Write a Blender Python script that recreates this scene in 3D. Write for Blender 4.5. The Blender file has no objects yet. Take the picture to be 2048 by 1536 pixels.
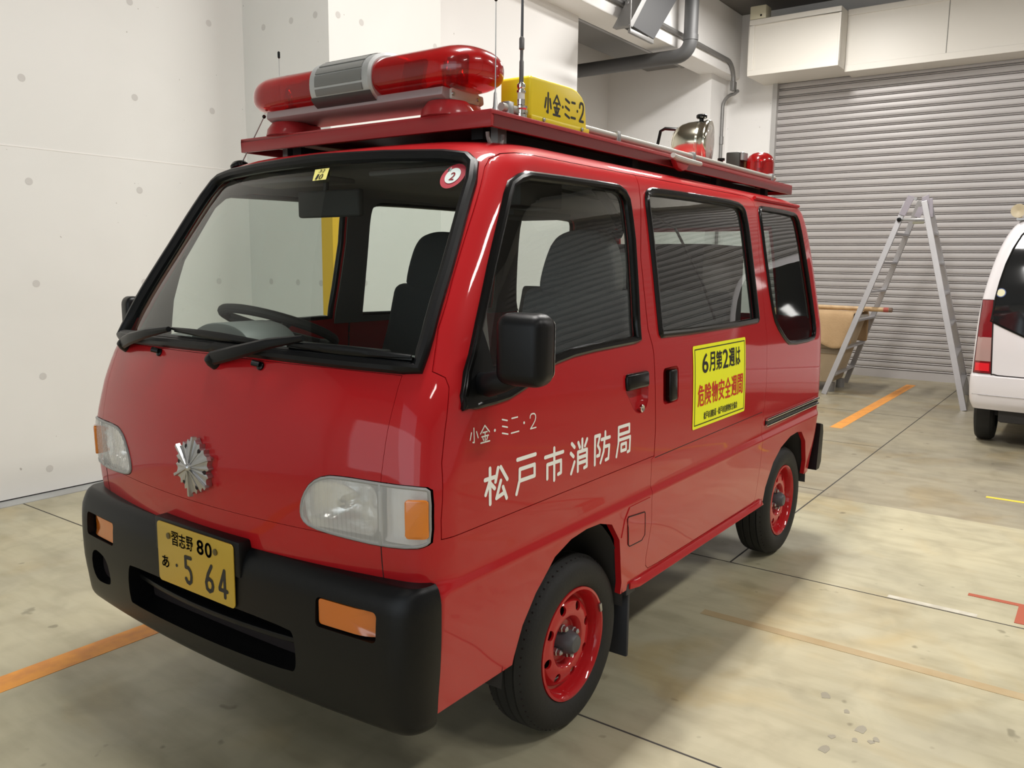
import bpy, bmesh, math, random
from mathutils import Vector, Matrix
from mathutils.bvhtree import BVHTree
random.seed(7)
SC = bpy.context.scene
COL = SC.collection
PI = math.pi
CY = .6975                      # van centre line (x runs from nose to tail, y from its left side to its right side)

# ------------------------------------------------------------------ camera, exposure, light
cam = bpy.data.cameras.new('camera'); camo = bpy.data.objects.new('camera', cam); COL.objects.link(camo)
cam.sensor_width = 36.0; cam.lens = 1655.94/2048*36.0; cam.clip_start = .02; cam.clip_end = 100
_r = Vector((.58614847, -.8101284, .01104272)); _u = Vector((.11146137, .09413013, .9893007)); _d = Vector((.8025, .57864626, -.14547225))
M = Matrix.Identity(4)
for i in range(3):
    M[i][0] = _r[i]; M[i][1] = _u[i]; M[i][2] = -_d[i]
M.translation = Vector((-1.45942202, -1.14967965, 1.36941357))
camo.matrix_world = M
SC.camera = camo
SC.view_settings.view_transform = 'Standard'; SC.view_settings.look = 'None'
SC.view_settings.gamma = 1.0; SC.view_settings.use_curve_mapping = False
SC.view_settings.exposure = 0.0
w = bpy.data.worlds.new('hall_air'); SC.world = w; w.use_nodes = True
w.node_tree.nodes['Background'].inputs[0].default_value = (.9, .95, 1, 1)
w.node_tree.nodes['Background'].inputs[1].default_value = .25

def area(name, loc, size, power, col=(1, .972, .925), rot=(0, 0, 0)):
    l = bpy.data.lights.new(name, 'AREA'); l.shape = 'RECTANGLE'; l.size = size[0]; l.size_y = size[1]
    l.energy = power; l.color = col
    o = bpy.data.objects.new(name, l); COL.objects.link(o); o.location = loc; o.rotation_euler = rot
    return o
# rows of ceiling fluorescents: one over the van, one over the next bay, and the daylit doorway behind the camera
for x in (.6, 3.4): area('ceiling_fluorescent', (x, .55, 4.42), (1.25, .30), 128)
area('ceiling_fluorescent', (7.0, 1.75, 4.42), (1.25, .30), 120)
for x in (-3.2, .4, 4.0, 7.6): area('bay_fluorescent', (x, -3.1, 4.42), (1.25, .30), 80 if x > -1 else 35)
area('front_fluorescent', (-2.6, .2, 4.42), (1.25, .30), 12)
area('daylit_doorway', (-6.6, -.5, 1.9), (7.0, 3.2), 62, (.66, .85, 1), (0, -PI/2, 0))

# ------------------------------------------------------------------ materials
def mat(name, col, rough=.5, metal=0, coat=0, bump=None, vary=None, spec=.5, emit=None, coat_rough=.05):
    m = bpy.data.materials.new(name); m.use_nodes = True
    nt = m.node_tree; b = nt.nodes['Principled BSDF']
    b.inputs['Base Color'].default_value = (*col, 1); b.inputs['Roughness'].default_value = rough
    b.inputs['Metallic'].default_value = metal; b.inputs['Coat Weight'].default_value = coat
    b.inputs['Coat Roughness'].default_value = coat_rough
    b.inputs['Specular IOR Level'].default_value = spec
    if emit: b.inputs['Emission Color'].default_value = (*emit[0], 1); b.inputs['Emission Strength'].default_value = emit[1]
    tc = nt.nodes.new('ShaderNodeTexCoord')
    if vary:                                         # (scale, amount, second colour)
        n = nt.nodes.new('ShaderNodeTexNoise'); n.inputs['Scale'].default_value = vary[0]; n.inputs['Detail'].default_value = 6
        nt.links.new(tc.outputs['Object'], n.inputs['Vector'])
        r = nt.nodes.new('ShaderNodeValToRGB'); r.color_ramp.elements[0].position = .5-vary[1]; r.color_ramp.elements[1].position = .5+vary[1]
        nt.links.new(n.outputs['Fac'], r.inputs['Fac'])
        r.color_ramp.elements[0].color = (*vary[2], 1); r.color_ramp.elements[1].color = (*col, 1)
        nt.links.new(r.outputs['Color'], b.inputs['Base Color'])
    if bump:                                         # (scale, strength)
        n = nt.nodes.new('ShaderNodeTexNoise'); n.inputs['Scale'].default_value = bump[0]; n.inputs['Detail'].default_value = 4
        nt.links.new(tc.outputs['Object'], n.inputs['Vector'])
        bp = nt.nodes.new('ShaderNodeBump'); bp.inputs['Strength'].default_value = bump[1]; bp.inputs['Distance'].default_value = .004
        nt.links.new(n.outputs['Fac'], bp.inputs['Height']); nt.links.new(bp.outputs['Normal'], b.inputs['Normal'])
    return m

def mth(nt, op, a, b=None, c=None):
    n = nt.nodes.new('ShaderNodeMath'); n.operation = op
    for i, v in enumerate((a, b, c)):
        if v is None: continue
        if isinstance(v, (int, float)): n.inputs[i].default_value = v
        else: nt.links.new(v, n.inputs[i])
    return n.outputs[0]
def glassy(name, tint, gloss=(1, 1, 1), ior=1.45, rough=0.0, wave=None, body=None, bodyfac=0):
    m = bpy.data.materials.new(name); m.use_nodes = True; nt = m.node_tree; nt.nodes.clear()
    out = nt.nodes.new('ShaderNodeOutputMaterial'); tr = nt.nodes.new('ShaderNodeBsdfTransparent'); tr.inputs[0].default_value = (*tint, 1)
    gl = nt.nodes.new('ShaderNodeBsdfGlossy'); gl.inputs['Roughness'].default_value = rough; gl.inputs['Color'].default_value = (*gloss, 1)
    fr = nt.nodes.new('ShaderNodeLayerWeight'); fr.inputs['Blend'].default_value = .5; f0 = ((ior-1)/(ior+1))**2
    mx = nt.nodes.new('ShaderNodeMixShader'); nt.links.new(mth(nt, 'MULTIPLY_ADD', mth(nt, 'POWER', fr.outputs['Facing'], 5), 1-f0, f0), mx.inputs[0])
    src = tr.outputs[0]
    if body:
        df = nt.nodes.new('ShaderNodeBsdfPrincipled'); df.inputs['Base Color'].default_value = (*body, 1); df.inputs['Roughness'].default_value = .25
        m2 = nt.nodes.new('ShaderNodeMixShader'); m2.inputs[0].default_value = bodyfac
        nt.links.new(tr.outputs[0], m2.inputs[1]); nt.links.new(df.outputs[0], m2.inputs[2]); src = m2.outputs[0]
    nt.links.new(src, mx.inputs[1]); nt.links.new(gl.outputs[0], mx.inputs[2])
    nt.links.new(mx.outputs[0], out.inputs[0])
    if wave:                                         # (scale, axis, strength)
        tc = nt.nodes.new('ShaderNodeTexCoord'); wv = nt.nodes.new('ShaderNodeTexWave'); wv.bands_direction = wave[1]
        wv.inputs['Scale'].default_value = wave[0]; nt.links.new(tc.outputs['Object'], wv.inputs['Vector'])
        bp = nt.nodes.new('ShaderNodeBump'); bp.inputs['Strength'].default_value = wave[2]; bp.inputs['Distance'].default_value = .003
        nt.links.new(wv.outputs['Fac'], bp.inputs['Height']); nt.links.new(bp.outputs[0], gl.inputs['Normal']); nt.links.new(bp.outputs[0], fr.inputs['Normal'])
    return m

RED = mat('red_paint', (.44, .0105, .014), .42, coat=.75, bump=(3, .015), coat_rough=.05, spec=.08)
REDM = mat('red_sheet_paint', (.36, .018, .022), .45, coat=.35, coat_rough=.15, spec=.3)
BLK = mat('black_plastic', (.0045, .0048, .0055), .36, bump=(900, .10), spec=.24)
BLKS = mat('black_trim', (.004, .004, .004), .22, spec=.28)
SEAL = mat('seam_dark', (.012, .006, .006), .8)
RUB = mat('tyre_rubber', (.011, .011, .0105), .7, bump=(120, .2))
DARK = mat('dark_interior', (.030, .028, .028), .75)
HEAD = mat('headliner_grey', (.15, .135, .132), .85, bump=(60, .2))
SEATG = mat('grey_seat_cover', (.19, .19, .195), .9, bump=(200, .4))
SEATM = mat('seat_fabric', (.05, .052, .055), .9, bump=(200, .4))
DASH = mat('dash_grey', (.14, .15, .145), .55)
CHR = mat('chrome', (.75, .74, .72), .09, 1)
STEEL = mat('dull_steel', (.42, .42, .42), .38, 1)
ALU = mat('aluminium', (.46, .45, .46), .45, .6, vary=(5, .3, (.38, .375, .385)))
GREYPL = mat('grey_cap', (.07, .072, .08), .45)
WHT = mat('white_letter_vinyl', (.93, .93, .90), .5)
YEL = mat('yellow_sign_plastic', (.80, .62, .015), .35)
FLUO = mat('fluorescent_yellow_sheet', (.97, 1.0, .010), .5)
INK = mat('black_ink', (.010, .010, .010), .55)
REDINK = mat('red_ink', (.62, .030, .012), .55)
PLATE = mat('plate_yellow', (.56, .37, .045), .35, .25)
AMB = mat('amber_lens', (.72, .20, .008), .18, coat=1)
AMBF = mat('amber_bumper_lens', (.62, .15, .008), .25, coat=.8)
GLASS = glassy('tinted_window_glass', (.85, .91, .88), ior=1.5)
GLASSS = glassy('side_window_glass', (.74, .78, .76), ior=1.75)
LENS = glassy('ribbed_lamp_glass', (.95, .95, .94), ior=1.5, wave=(26, 'Y', .8), rough=.05, body=(.93, .93, .92), bodyfac=.36)
CLEARL = glassy('clear_lamp_glass', (.93, .93, .93), ior=1.5, wave=(90, 'Y', .35), rough=.05, body=(.85, .85, .86), bodyfac=.3)
REFL = mat('lamp_reflector', (.86, .85, .83), .2, .75, bump=(30, .5))
REDL = glassy('red_beacon_lens', (.72, .025, .022), ior=1.5, body=(.36, .008, .010), bodyfac=.46)
LRIM = mat('lens_rim_grey', (.30, .30, .295), .3)
MIRR = mat('mirror_glass', (.8, .8, .8), .02, 1)

def link_nodes(nt, a, b): nt.links.new(a, b)
def ramp(nt, fac, stops):
    r = nt.nodes.new('ShaderNodeValToRGB'); nt.links.new(fac, r.inputs['Fac'])
    el = r.color_ramp.elements
    while len(el) < len(stops): el.new(.5)
    for e, (p, c) in zip(el, stops): e.position = p; e.color = (*c, 1) if len(c) == 3 else c
    return r.outputs['Color']
def noise(nt, vec, scale, detail=5, dist=0):
    n = nt.nodes.new('ShaderNodeTexNoise'); n.inputs['Scale'].default_value = scale; n.inputs['Detail'].default_value = detail
    n.inputs['Distortion'].default_value = dist; nt.links.new(vec, n.inputs['Vector']); return n.outputs['Fac']
def mixc(nt, fac, a, b, mode='MIX'):
    m = nt.nodes.new('ShaderNodeMix'); m.data_type = 'RGBA'; m.blend_type = mode
    for sock, v in ((m.inputs[0], fac), (m.inputs[6], a), (m.inputs[7], b)):
        if isinstance(v, (int, float)): sock.default_value = v
        elif isinstance(v, tuple): sock.default_value = (*v, 1)
        else: nt.links.new(v, sock)
    return m.outputs[2]

def floor_mat():
    m = bpy.data.materials.new('sealed_concrete_floor'); m.use_nodes = True; nt = m.node_tree; b = nt.nodes['Principled BSDF']
    g = nt.nodes.new('ShaderNodeNewGeometry'); pos = g.outputs['Position']
    sp = nt.nodes.new('ShaderNodeSeparateXYZ'); nt.links.new(pos, sp.inputs[0])
    base = ramp(nt, noise(nt, pos, .9, 6, .4), [(.30, (.36, .33, .235)), (.5, (.45, .415, .285)), (.72, (.52, .47, .315))])
    cloud = ramp(nt, noise(nt, pos, 5.5, 8, .6), [(.33, (.72, .71, .69)), (.55, (1, 1, 1))])
    c = mixc(nt, .55, base, cloud, 'MULTIPLY')
    # long drag streaks along the bay
    mp = nt.nodes.new('ShaderNodeMapping'); mp.inputs['Scale'].default_value = (7, 1.2, 1); nt.links.new(pos, mp.inputs[0])
    st = ramp(nt, noise(nt, mp.outputs[0], 2.2, 6), [(.36, (.80, .78, .74)), (.55, (1, 1, 1))])
    c = mixc(nt, .5, c, st, 'MULTIPLY')
    # ochre wear patch near the right tape
    oc = ramp(nt, noise(nt, pos, 1.6, 5, 1), [(.55, (1, 1, 1)), (.72, (.95, .80, .55))])
    c = mixc(nt, .6, c, oc, 'MULTIPLY')
    # dark spots
    sp2 = ramp(nt, noise(nt, pos, 9, 2), [(.26, (.50, .49, .46)), (.30, (1, 1, 1))])
    c = mixc(nt, .8, c, sp2, 'MULTIPLY')
    # greyer slab past the third joint
    t = mth(nt, 'GREATER_THAN', sp.outputs[0], 3.55)
    c = mixc(nt, mth(nt, 'MULTIPLY', t, .9), c, mixc(nt, 1.0, c, (.68, .655, .68), 'MULTIPLY'))
    nt.links.new(c, b.inputs['Base Color'])
    ro = ramp(nt, noise(nt, pos, 4, 5), [(.3, (.30, .30, .30)), (.7, (.52, .52, .52))]); nt.links.new(ro, b.inputs['Roughness'])
    bp = nt.nodes.new('ShaderNodeBump'); bp.inputs['Strength'].default_value = .12; bp.inputs['Distance'].default_value = .003
    nt.links.new(noise(nt, pos, 30, 6), bp.inputs['Height']); nt.links.new(bp.outputs[0], b.inputs['Normal'])
    return m
FLOOR = floor_mat()

def wall_mat(name, col, holes=True, stain=.35):
    m = bpy.data.materials.new(name); m.use_nodes = True; nt = m.node_tree; b = nt.nodes['Principled BSDF']
    g = nt.nodes.new('ShaderNodeNewGeometry'); pos = g.outputs['Position']
    cl = ramp(nt, noise(nt, pos, 1.3, 7, .5), [(.32, (.90, .90, .89)), (.6, (1, 1, 1))])
    c = mixc(nt, stain, col, cl, 'MULTIPLY')
    sp = ramp(nt, noise(nt, pos, 26, 2), [(.215, (.45, .42, .40)), (.235, (1, 1, 1))])
    c = mixc(nt, .7, c, sp, 'MULTIPLY')
    nt.links.new(c, b.inputs['Base Color']); b.inputs['Roughness'].default_value = .62
    bp = nt.nodes.new('ShaderNodeBump'); bp.inputs['Strength'].default_value = .15; bp.inputs['Distance'].default_value = .004
    nt.links.new(noise(nt, pos, 11, 6), bp.inputs['Height']); nt.links.new(bp.outputs[0], b.inputs['Normal'])
    return m
WALL = wall_mat('fair_faced_concrete_paint', (.745, .745, .715))
WALLW = wall_mat('white_painted_wall', (.88, .865, .85), stain=.15)
WALLD = mat('dark_grey_paint', (.20, .195, .19), .6)
CEIL = mat('dark_ceiling_board', (.17, .16, .15), .8)
CURB = mat('grey_gutter_paint', (.42, .43, .42), .6, vary=(4, .2, (.34, .34, .33)))
SHUT = mat('shutter_slats', (.52, .495, .485), .45, .2, vary=(1.2, .3, (.46, .435, .43)))
BOXW = mat('cream_panel', (.78, .745, .68), .42)
ORAN = mat('orange_line_paint', (.84, .35, .055), .55, vary=(14, .12, (.70, .28, .06)))

# ------------------------------------------------------------------ mesh helpers
def tag(o, label=None, cat=None, group=None, kind=None):
    if label: o['label'] = label
    if cat: o['category'] = cat
    if group: o['group'] = group
    if kind: o['kind'] = kind
    return o
def empty(name, loc=(0, 0, 0), label=None, cat=None, group=None):
    o = bpy.data.objects.new(name, None); COL.objects.link(o); o.location = loc; o.empty_display_size = .1
    return tag(o, label, cat, group)
class MB:
    def __init__(s): s.v = []; s.f = []
    def add(s, vs, fs):
        n = len(s.v); s.v += [tuple(v) for v in vs]; s.f += [tuple(i+n for i in f) for f in fs]; return s
    def box(s, x0, x1, y0, y1, z0, z1, mtx=None):
        vs = [Vector((x, y, z)) for x in (x0, x1) for y in (y0, y1) for z in (z0, z1)]
        if mtx: vs = [mtx @ v for v in vs]
        return s.add(vs, [(0, 1, 3, 2), (4, 6, 7, 5), (0, 4, 5, 1), (2, 3, 7, 6), (0, 2, 6, 4), (1, 5, 7, 3)])
    def prism(s, poly, fn0, fn1):
        n = len(poly); vs = [fn0(*p) for p in poly]+[fn1(*p) for p in poly]
        return s.add(vs, [tuple(range(n))[::-1], tuple(range(n, 2*n))]+[(i, (i+1) % n, n+(i+1) % n, n+i) for i in range(n)])
    def tube(s, pts, r, n=8, closed=False, cap=True, r2=None):
        P = [Vector(p) for p in pts]; m = len(P); rings = []
        R = r if isinstance(r, (list, tuple)) else [r]*m
        up = None
        for i, p in enumerate(P):
            a = P[(i-1) % m] if (closed or i > 0) else p; b = P[(i+1) % m] if (closed or i < m-1) else p
            t = (b-a).normalized()
            if up is None:
                up = Vector((0, 0, 1)) if abs(t.z) < .9 else Vector((1, 0, 0))
            e1 = (up-t*up.dot(t)).normalized(); e2 = t.cross(e1); up = e1
            rings.append([p+e1*(R[i]*math.cos(2*PI*k/n))+e2*((r2 or R[i])*math.sin(2*PI*k/n)) for k in range(n)])
        vs = [v for g in rings for v in g]; fs = []
        for i in range(m if closed else m-1):
            j = (i+1) % m
            fs += [(i*n+k, i*n+(k+1) % n, j*n+(k+1) % n, j*n+k) for k in range(n)]
        if cap and not closed: fs += [tuple(range(n))[::-1], tuple((m-1)*n+k for k in range(n))]
        return s.add(vs, fs)
    def lathe(s, prof, o, ax, n=32, close=False):
        """prof: (radius, along axis) pairs"""
        o = Vector(o); ax = Vector(ax).normalized(); e1 = ax.orthogonal().normalized(); e2 = ax.cross(e1); m = len(prof)
        vs = []
        for (r, h) in prof:
            for k in range(n): a = 2*PI*k/n; vs.append(o+ax*h+e1*(r*math.cos(a))+e2*(r*math.sin(a)))
        fs = []
        for i in range(m-1+(1 if close else 0)):
            j = (i+1) % m
            fs += [(i*n+k, i*n+(k+1) % n, j*n+(k+1) % n, j*n+k) for k in range(n)]
        if not close: fs += [tuple(range(n))[::-1], tuple((m-1)*n+k for k in range(n))]
        return s.add(vs, fs)
    def sphere(s, c, r, n=14, sc=(1, 1, 1)):
        c = Vector(c); vs = []; fs = []
        for i in range(n+1):
            t = PI*i/n
            for k in range(2*n): a = PI*k/n; vs.append(c+Vector((r*sc[0]*math.sin(t)*math.cos(a), r*sc[1]*math.sin(t)*math.sin(a), r*sc[2]*math.cos(t))))
        N = 2*n
        for i in range(n): fs += [(i*N+k, (i+1)*N+k, (i+1)*N+(k+1) % N, i*N+(k+1) % N) for k in range(N)]
        return s.add(vs, fs)
    def mesh(s, name):
        me = bpy.data.meshes.new(name); me.from_pydata(s.v, [], s.f)
        bm = bmesh.new(); bm.from_mesh(me); bmesh.ops.remove_doubles(bm, verts=bm.verts, dist=1e-6)
        bmesh.ops.recalc_face_normals(bm, faces=bm.faces); bm.to_mesh(me); bm.free(); return me
    def build(s, name, m, parent=None, bevel=0, smooth=35, seg=2, sub=0):
        me = s.mesh(name); return obj(name, me, m, parent, bevel, smooth, seg, sub)
def finish(me, smooth):
    if smooth:
        for p in me.polygons: p.use_smooth = True
        try: me.set_sharp_from_angle(angle=math.radians(smooth))
        except Exception: pass
def obj(name, me, m, parent=None, bevel=0, smooth=35, seg=2, sub=0):
    if m:
        me.materials.clear(); me.materials.append(m)
    o = bpy.data.objects.new(name, me); COL.objects.link(o)
    if bevel or sub:
        if bevel:
            b = o.modifiers.new('b', 'BEVEL'); b.width = bevel; b.segments = seg; b.limit_method = 'ANGLE'; b.angle_limit = math.radians(35)
        if sub:
            q = o.modifiers.new('s', 'SUBSURF'); q.levels = sub; q.render_levels = sub
        bake(o)
    finish(o.data, smooth)
    if parent:
        o.parent = parent
        o.matrix_parent_inverse = Matrix.Translation(-world_loc(parent))
    return o
def world_loc(o):
    p = Vector(o.location)
    return p if o.parent is None else Vector((0, 0, 0)) if o.type == 'MESH' else p
def bake(o):
    dg = bpy.context.evaluated_depsgraph_get(); dg.update()
    me = bpy.data.meshes.new_from_object(o.evaluated_get(dg)); o.modifiers.clear(); old = o.data; o.data = me
    if old.users == 0: bpy.data.meshes.remove(old)
    me.name = o.name
def boolean(o, cut, op='DIFFERENCE'):
    c = bpy.data.objects.new('cut', cut); COL.objects.link(c)
    b = o.modifiers.new('x', 'BOOLEAN'); b.operation = op; b.object = c; b.solver = 'EXACT'
    bpy.context.view_layer.update(); bake(o); bpy.data.objects.remove(c); bpy.data.meshes.remove(cut)
    return o
def offset_poly(P, d):
    """grow (d>0) or shrink a polygon by d along its normals"""
    n = len(P); A = sum(P[i][0]*P[(i+1) % n][1]-P[(i+1) % n][0]*P[i][1] for i in range(n)); sg = 1 if A > 0 else -1
    out = []
    for i in range(n):
        a, b, c = Vector(P[i-1]), Vector(P[i]), Vector(P[(i+1) % n])
        t1 = (b-a).normalized(); t2 = (c-b).normalized()
        n1 = Vector((t1.y, -t1.x))*sg; n2 = Vector((t2.y, -t2.x))*sg
        k = n1+n2; k = k/max(k.length_squared/2, .6)
        out.append(tuple(b+k*d))
    return out
def smooth_poly(P, it=2, closed=True):
    for _ in range(it):
        Q = []; n = len(P)
        for i in range(n if closed else n-1):
            a, b = P[i], P[(i+1) % n]
            Q += [tuple(.75*x+.25*y for x, y in zip(a, b)), tuple(.25*x+.75*y for x, y in zip(a, b))]
        if not closed: Q = [P[0]]+Q+[P[-1]]
        P = Q
    return P
def dense(P, step=.03, closed=True):
    Q = []; n = len(P)
    for i in range(n if closed else n-1):
        a, b = Vector(P[i]), Vector(P[(i+1) % n]); k = max(1, int((b-a).length/step))
        Q += [tuple(a.lerp(b, j/k)) for j in range(k)]
    if not closed: Q.append(tuple(P[-1]))
    return Q
def rrect(x0, x1, z0, z1, r, n=5):
    out = []
    for cx, cz, a in ((x1-r, z1-r, 0), (x0+r, z1-r, 90), (x0+r, z0+r, 180), (x1-r, z0+r, 270)):
        for k in range(n+1): t = math.radians(a+90*k/n); out.append((cx+r*math.cos(t), cz+r*math.sin(t)))
    return out
def mirror_obj(o, parent, name=None):
    """a copy mirrored across the van's centre line"""
    me = o.data.copy(); me.transform(Matrix(((1, 0, 0, 0), (0, -1, 0, 2*CY), (0, 0, 1, 0), (0, 0, 0, 1)))); me.flip_normals()
    c = bpy.data.objects.new(name or o.name.split('.')[0], me); COL.objects.link(c); c.parent = parent
    c.matrix_parent_inverse = o.matrix_parent_inverse.copy()
    return c

# ------------------------------------------------------------------ the hall
def struct(name, mb, m, bevel=0, smooth=0):
    o = mb.build(name, m, None, bevel, smooth); o['kind'] = 'structure'; return o
fl = struct('floor', MB().box(-7, 9.75, -8.6, 5.0, -.15, 0), FLOOR)
ce = struct('ceiling', MB().box(-7, 9.75, -8.6, 5.0, 4.60, 4.75), CEIL)
wl = MB().box(-7, 2.24, 3.80, 5.0, .012, 4.60)
wleft = struct('wall_left', wl, WALL)
# tie holes of the formwork
def tie_holes(name, pts, nrm, parent):
    mb = MB()
    for p in pts: mb.lathe([(.021, .0006), (.014, .0012), (.010, .0008)], p, nrm, 12)
    o = mb.build(name, HOLE, parent, smooth=40); o['kind'] = 'stuff'; return o
HOLE = mat('tie_hole_shade', (.58, .57, .545), .8)
zs_h = (.145, .69, 1.22, 1.785, 2.338, 2.89, 3.44)
tie_holes('tie_hole', [(x, 3.80, z) for x in (-1.18, -.52, .137, .788, 1.438, 1.977) for z in zs_h], (0, -1, 0), wleft)
o = MB().box(-7, 2.24, 3.7985, 3.81, 1.966, 1.974).build('form_seam', mat('wall_seam', (.80, .79, .76), .6), wleft, smooth=0)
struct('wall_left_plinth', MB().box(-7, 2.24, 3.815, 5.0, 0, .012), SEAL)
struct('trim_1', MB().box(-7, 2.24, 3.69, 3.814, -.01, .004), CURB)                 # gutter strip along the wall
ca = struct('trim_2', MB().box(2.24, 3.30, 2.95, 5.0, 0, 4.60), WALL)                # first column
tie_holes('tie_hole', [(2.24, y, z) for y in (3.58, 3.30, 3.07) for z in zs_h], (-1, 0, 0), ca)
tie_holes('tie_hole', [(x, 2.95, z) for x in (2.32, 2.52, 3.24) for z in zs_h], (0, -1, 0), ca)
yb = MB().box(2.2375, 2.343, 2.9475, 2.953, 0, 2.05).box(2.2375, 2.243, 2.953, 3.052, 0, 2.05).build('corner_band', mat('yellow_corner_paint', (.80, .50, .035), .5), ca, smooth=0)
tag(yb, 'yellow painted corner band of the column')
struct('trim_3', MB().box(3.30, 5.94, 3.42, 5.0, 0, 4.60), WALLW)                    # white column behind it
struct('wall_left_recess', MB().box(5.94, 9.0, 4.80, 5.0, 0, 4.60), WALLW)
struct('trim_4', MB().box(9.0, 9.75, 3.29, 5.0, 0, 4.60), WALLW)                     # corner column
struct('trim_5', MB().box(3.30, 9.55, 3.13, 3.46, 3.795, 4.60), WALLW, .012)         # beam along the left wall
struct('wall_rear', MB().box(9.55, 9.75, 2.62, 3.29, 0, 4.60).box(9.55, 9.75, -8.6, 2.62, 3.70, 4.60), WALLW)
struct('trim_6', MB().box(9.50, 9.60, 2.60, 2.66, 0, 3.68), mat('grey_guide_rail', (.50, .49, .48), .5, .3))
# roller shutter: one folded profile
def shutter(name, xf, y0, y1, z0, z1, pitch=.0895, sgn=1):
    mb = MB(); prof = []
    z = z0+.10; prof += [(-.004, z0), (-.004, z0+.099)]
    while z < z1:
        prof += [(.022, z), (.022, z+.007), (-.002, z+.009), (-.006, z+.014), (-.002, z+.019), (.022, z+.021), (.022, z+.029), (.0, z+.031), (-.004, z+.042), (-.005, z+.062), (-.002, z+pitch-.001)]
        z += pitch
    n = len(prof); vs = [(xf+sgn*a, y0, zz) for a, zz in prof]+[(xf+sgn*a, y1, zz) for a, zz in prof]
    mb.add(vs, [(i, i+1, n+i+1, n+i) for i in range(n-1)])
    me = bpy.data.meshes.new(name); me.from_pydata(mb.v, [], mb.f)
    o = obj(name, me, SHUT, None, smooth=25); o['kind'] = 'structure'; return o
shutter('door_1', 9.575, -8.5, 2.61, 0, 3.72)
struct('wall_right', MB().box(-7, 9.75, -8.8, -8.6, 0, 4.6), WALLW)
struct('wall_front', MB().box(-7.2, -7, -8.6, 5.0, 0, 1.0).box(-7.2, -7, -8.6, 5.0, 3.4, 4.6).box(-7.2, -7, -8.6, -4.4, 1.0, 3.4).box(-7.2, -7, 3.2, 5.0, 1.0, 3.4), WALLW)
struct('window_1', MB().box(-7.2, -7.1, -4.4, 3.2, 1.0, 3.4), mat('daylight_glass', (.8, .85, .9), .3, emit=((.9, .95, 1), 1.2)))

# painted lines, joints and tape on the floor: surface marks of the floor
def floor_mark(name, x0, x1, y0, y1, m, label=None, z=.0012):
    o = MB().box(x0, x1, y0, y1, -.004, z).build(name, m, fl, smooth=0)
    if label: o['label'] = label
    return o
JT = mat('joint_filler', (.045, .04, .035), .8)
for x in (.585, 2.135, 3.68, 5.22, 6.77): floor_mark('expansion_joint', x-.0035, x+.0035, -8.6 if x < 3 else .18, 3.69, JT, z=.0007)
floor_mark('expansion_joint', 2.135, 9.5, .176, .184, JT, z=.0007)
floor_mark('expansion_joint', -7, .585, -2.5, -2.493, JT, z=.0007)
floor_mark('floor_line', -6.5, .80, 1.592, 1.702, ORAN, 'orange parking line under the van front')
floor_mark('floor_line', 5.80, 9.05, .62, .72, ORAN, 'orange parking line before the shutter')
floor_mark('floor_line', 4.135, 4.17, -4.5, -.64, mat('yellow_line_paint', (.75, .58, .05), .6), 'thin yellow line at right')
TP = mat('red_brown_tape', (.38, .085, .04), .6)
floor_mark('floor_tape', 2.372, 2.402, -3.2, -.77, TP, 'red brown tape corner mark', .0016)
floor_mark('floor_tape', 2.175, 2.372, -1.03, -.955, TP, 'red brown tape corner mark', .0018)
floor_mark('floor_tape', 1.512, 1.560, -3.2, .06, mat('faded_brown_tape', (.37, .265, .13), .6, vary=(9, .25, (.43, .34, .20))), 'faded brown tape strip')
floor_mark('paint_scuff', 2.142, 2.175, -.83, -.50, mat('pale_scuff', (.56, .53, .44), .6, vary=(18, .1, (.45, .42, .34))), None, .0009)
drip = MB()
for (x, y, r) in ((1.02, -.66, .022), (.95, -.66, .012), (.97, -.70, .011), (.99, -.71, .013), (.93, -.60, .012), (.85, -.60, .02), (.72, -.66, .016), (.74, -.63, .018), (1.16, -.52, .02), (.83, -.80, .018), (1.10, -.60, .012)):
    a0 = random.random()*6
    drip.prism([(x+r*(1+.25*math.sin(3*a+a0))*math.cos(a), y+r*(.8+.2*math.sin(2*a+a0))*math.sin(a)) for a in [2*PI*k/14 for k in range(14)]], lambda a, b: (a, b, -.002), lambda a, b: (a, b, .0008))
o = drip.build('oil_spot', mat('oil_stain', (.29, .265, .20), .5), fl, smooth=0); o['kind'] = 'stuff'

# shutter housing, boxes and services under the ceiling
sb = empty('shutter_housing', (9.2, -1.5, 3.66), 'long cream panelled shutter housing above the roller shutter', 'shutter housing')
p = MB().box(9.2, 9.55, -7.5, 1.70, 3.655, 4.36).build('casing', BOXW, sb, smooth=0)
fr = MB()
fr.box(9.188, 9.2, -7.5, 1.70, 3.655, 3.73).box(9.188, 9.2, -7.5, 1.70, 4.29, 4.36)
fr.build('edge_frame', BOXW, sb, .003, 0)
JG = mat('joint_grey', (.25, .24, .22), .7)
for y in (.62, -.75, -2.1, -3.5): MB().box(9.1975, 9.2, y-.004, y+.004, 3.73, 4.29).build('panel_joint', JG, sb, smooth=0)
mbx = empty('shutter_motor_box', (8.95, 2.25, 3.69), 'cream framed box projecting at the left end of the shutter housing', 'shutter box')
MB().box(8.93, 9.55, 1.702, 2.79, 3.68, 4.34).build('casing', BOXW, mbx, smooth=0)
f2 = MB().box(8.91, 8.93, 1.702, 2.79, 3.68, 3.745).box(8.91, 8.93, 1.702, 2.79, 4.275, 4.34).box(8.91, 8.93, 1.702, 1.725, 3.745, 4.275).box(8.91, 8.93, 2.725, 2.79, 3.745, 4.275)
f2.build('edge_frame', BOXW, mbx, .004, 0)
sen = empty('sensor_box', (8.95, 2.69, 4.34), 'small cream sensor box standing on the projecting shutter box', 'sensor')
MB().box(8.91, 9.1, 2.59, 2.79, 4.342, 4.50).build('case', mat('cream_plastic', (.74, .70, .53), .4), sen, .012)
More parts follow.
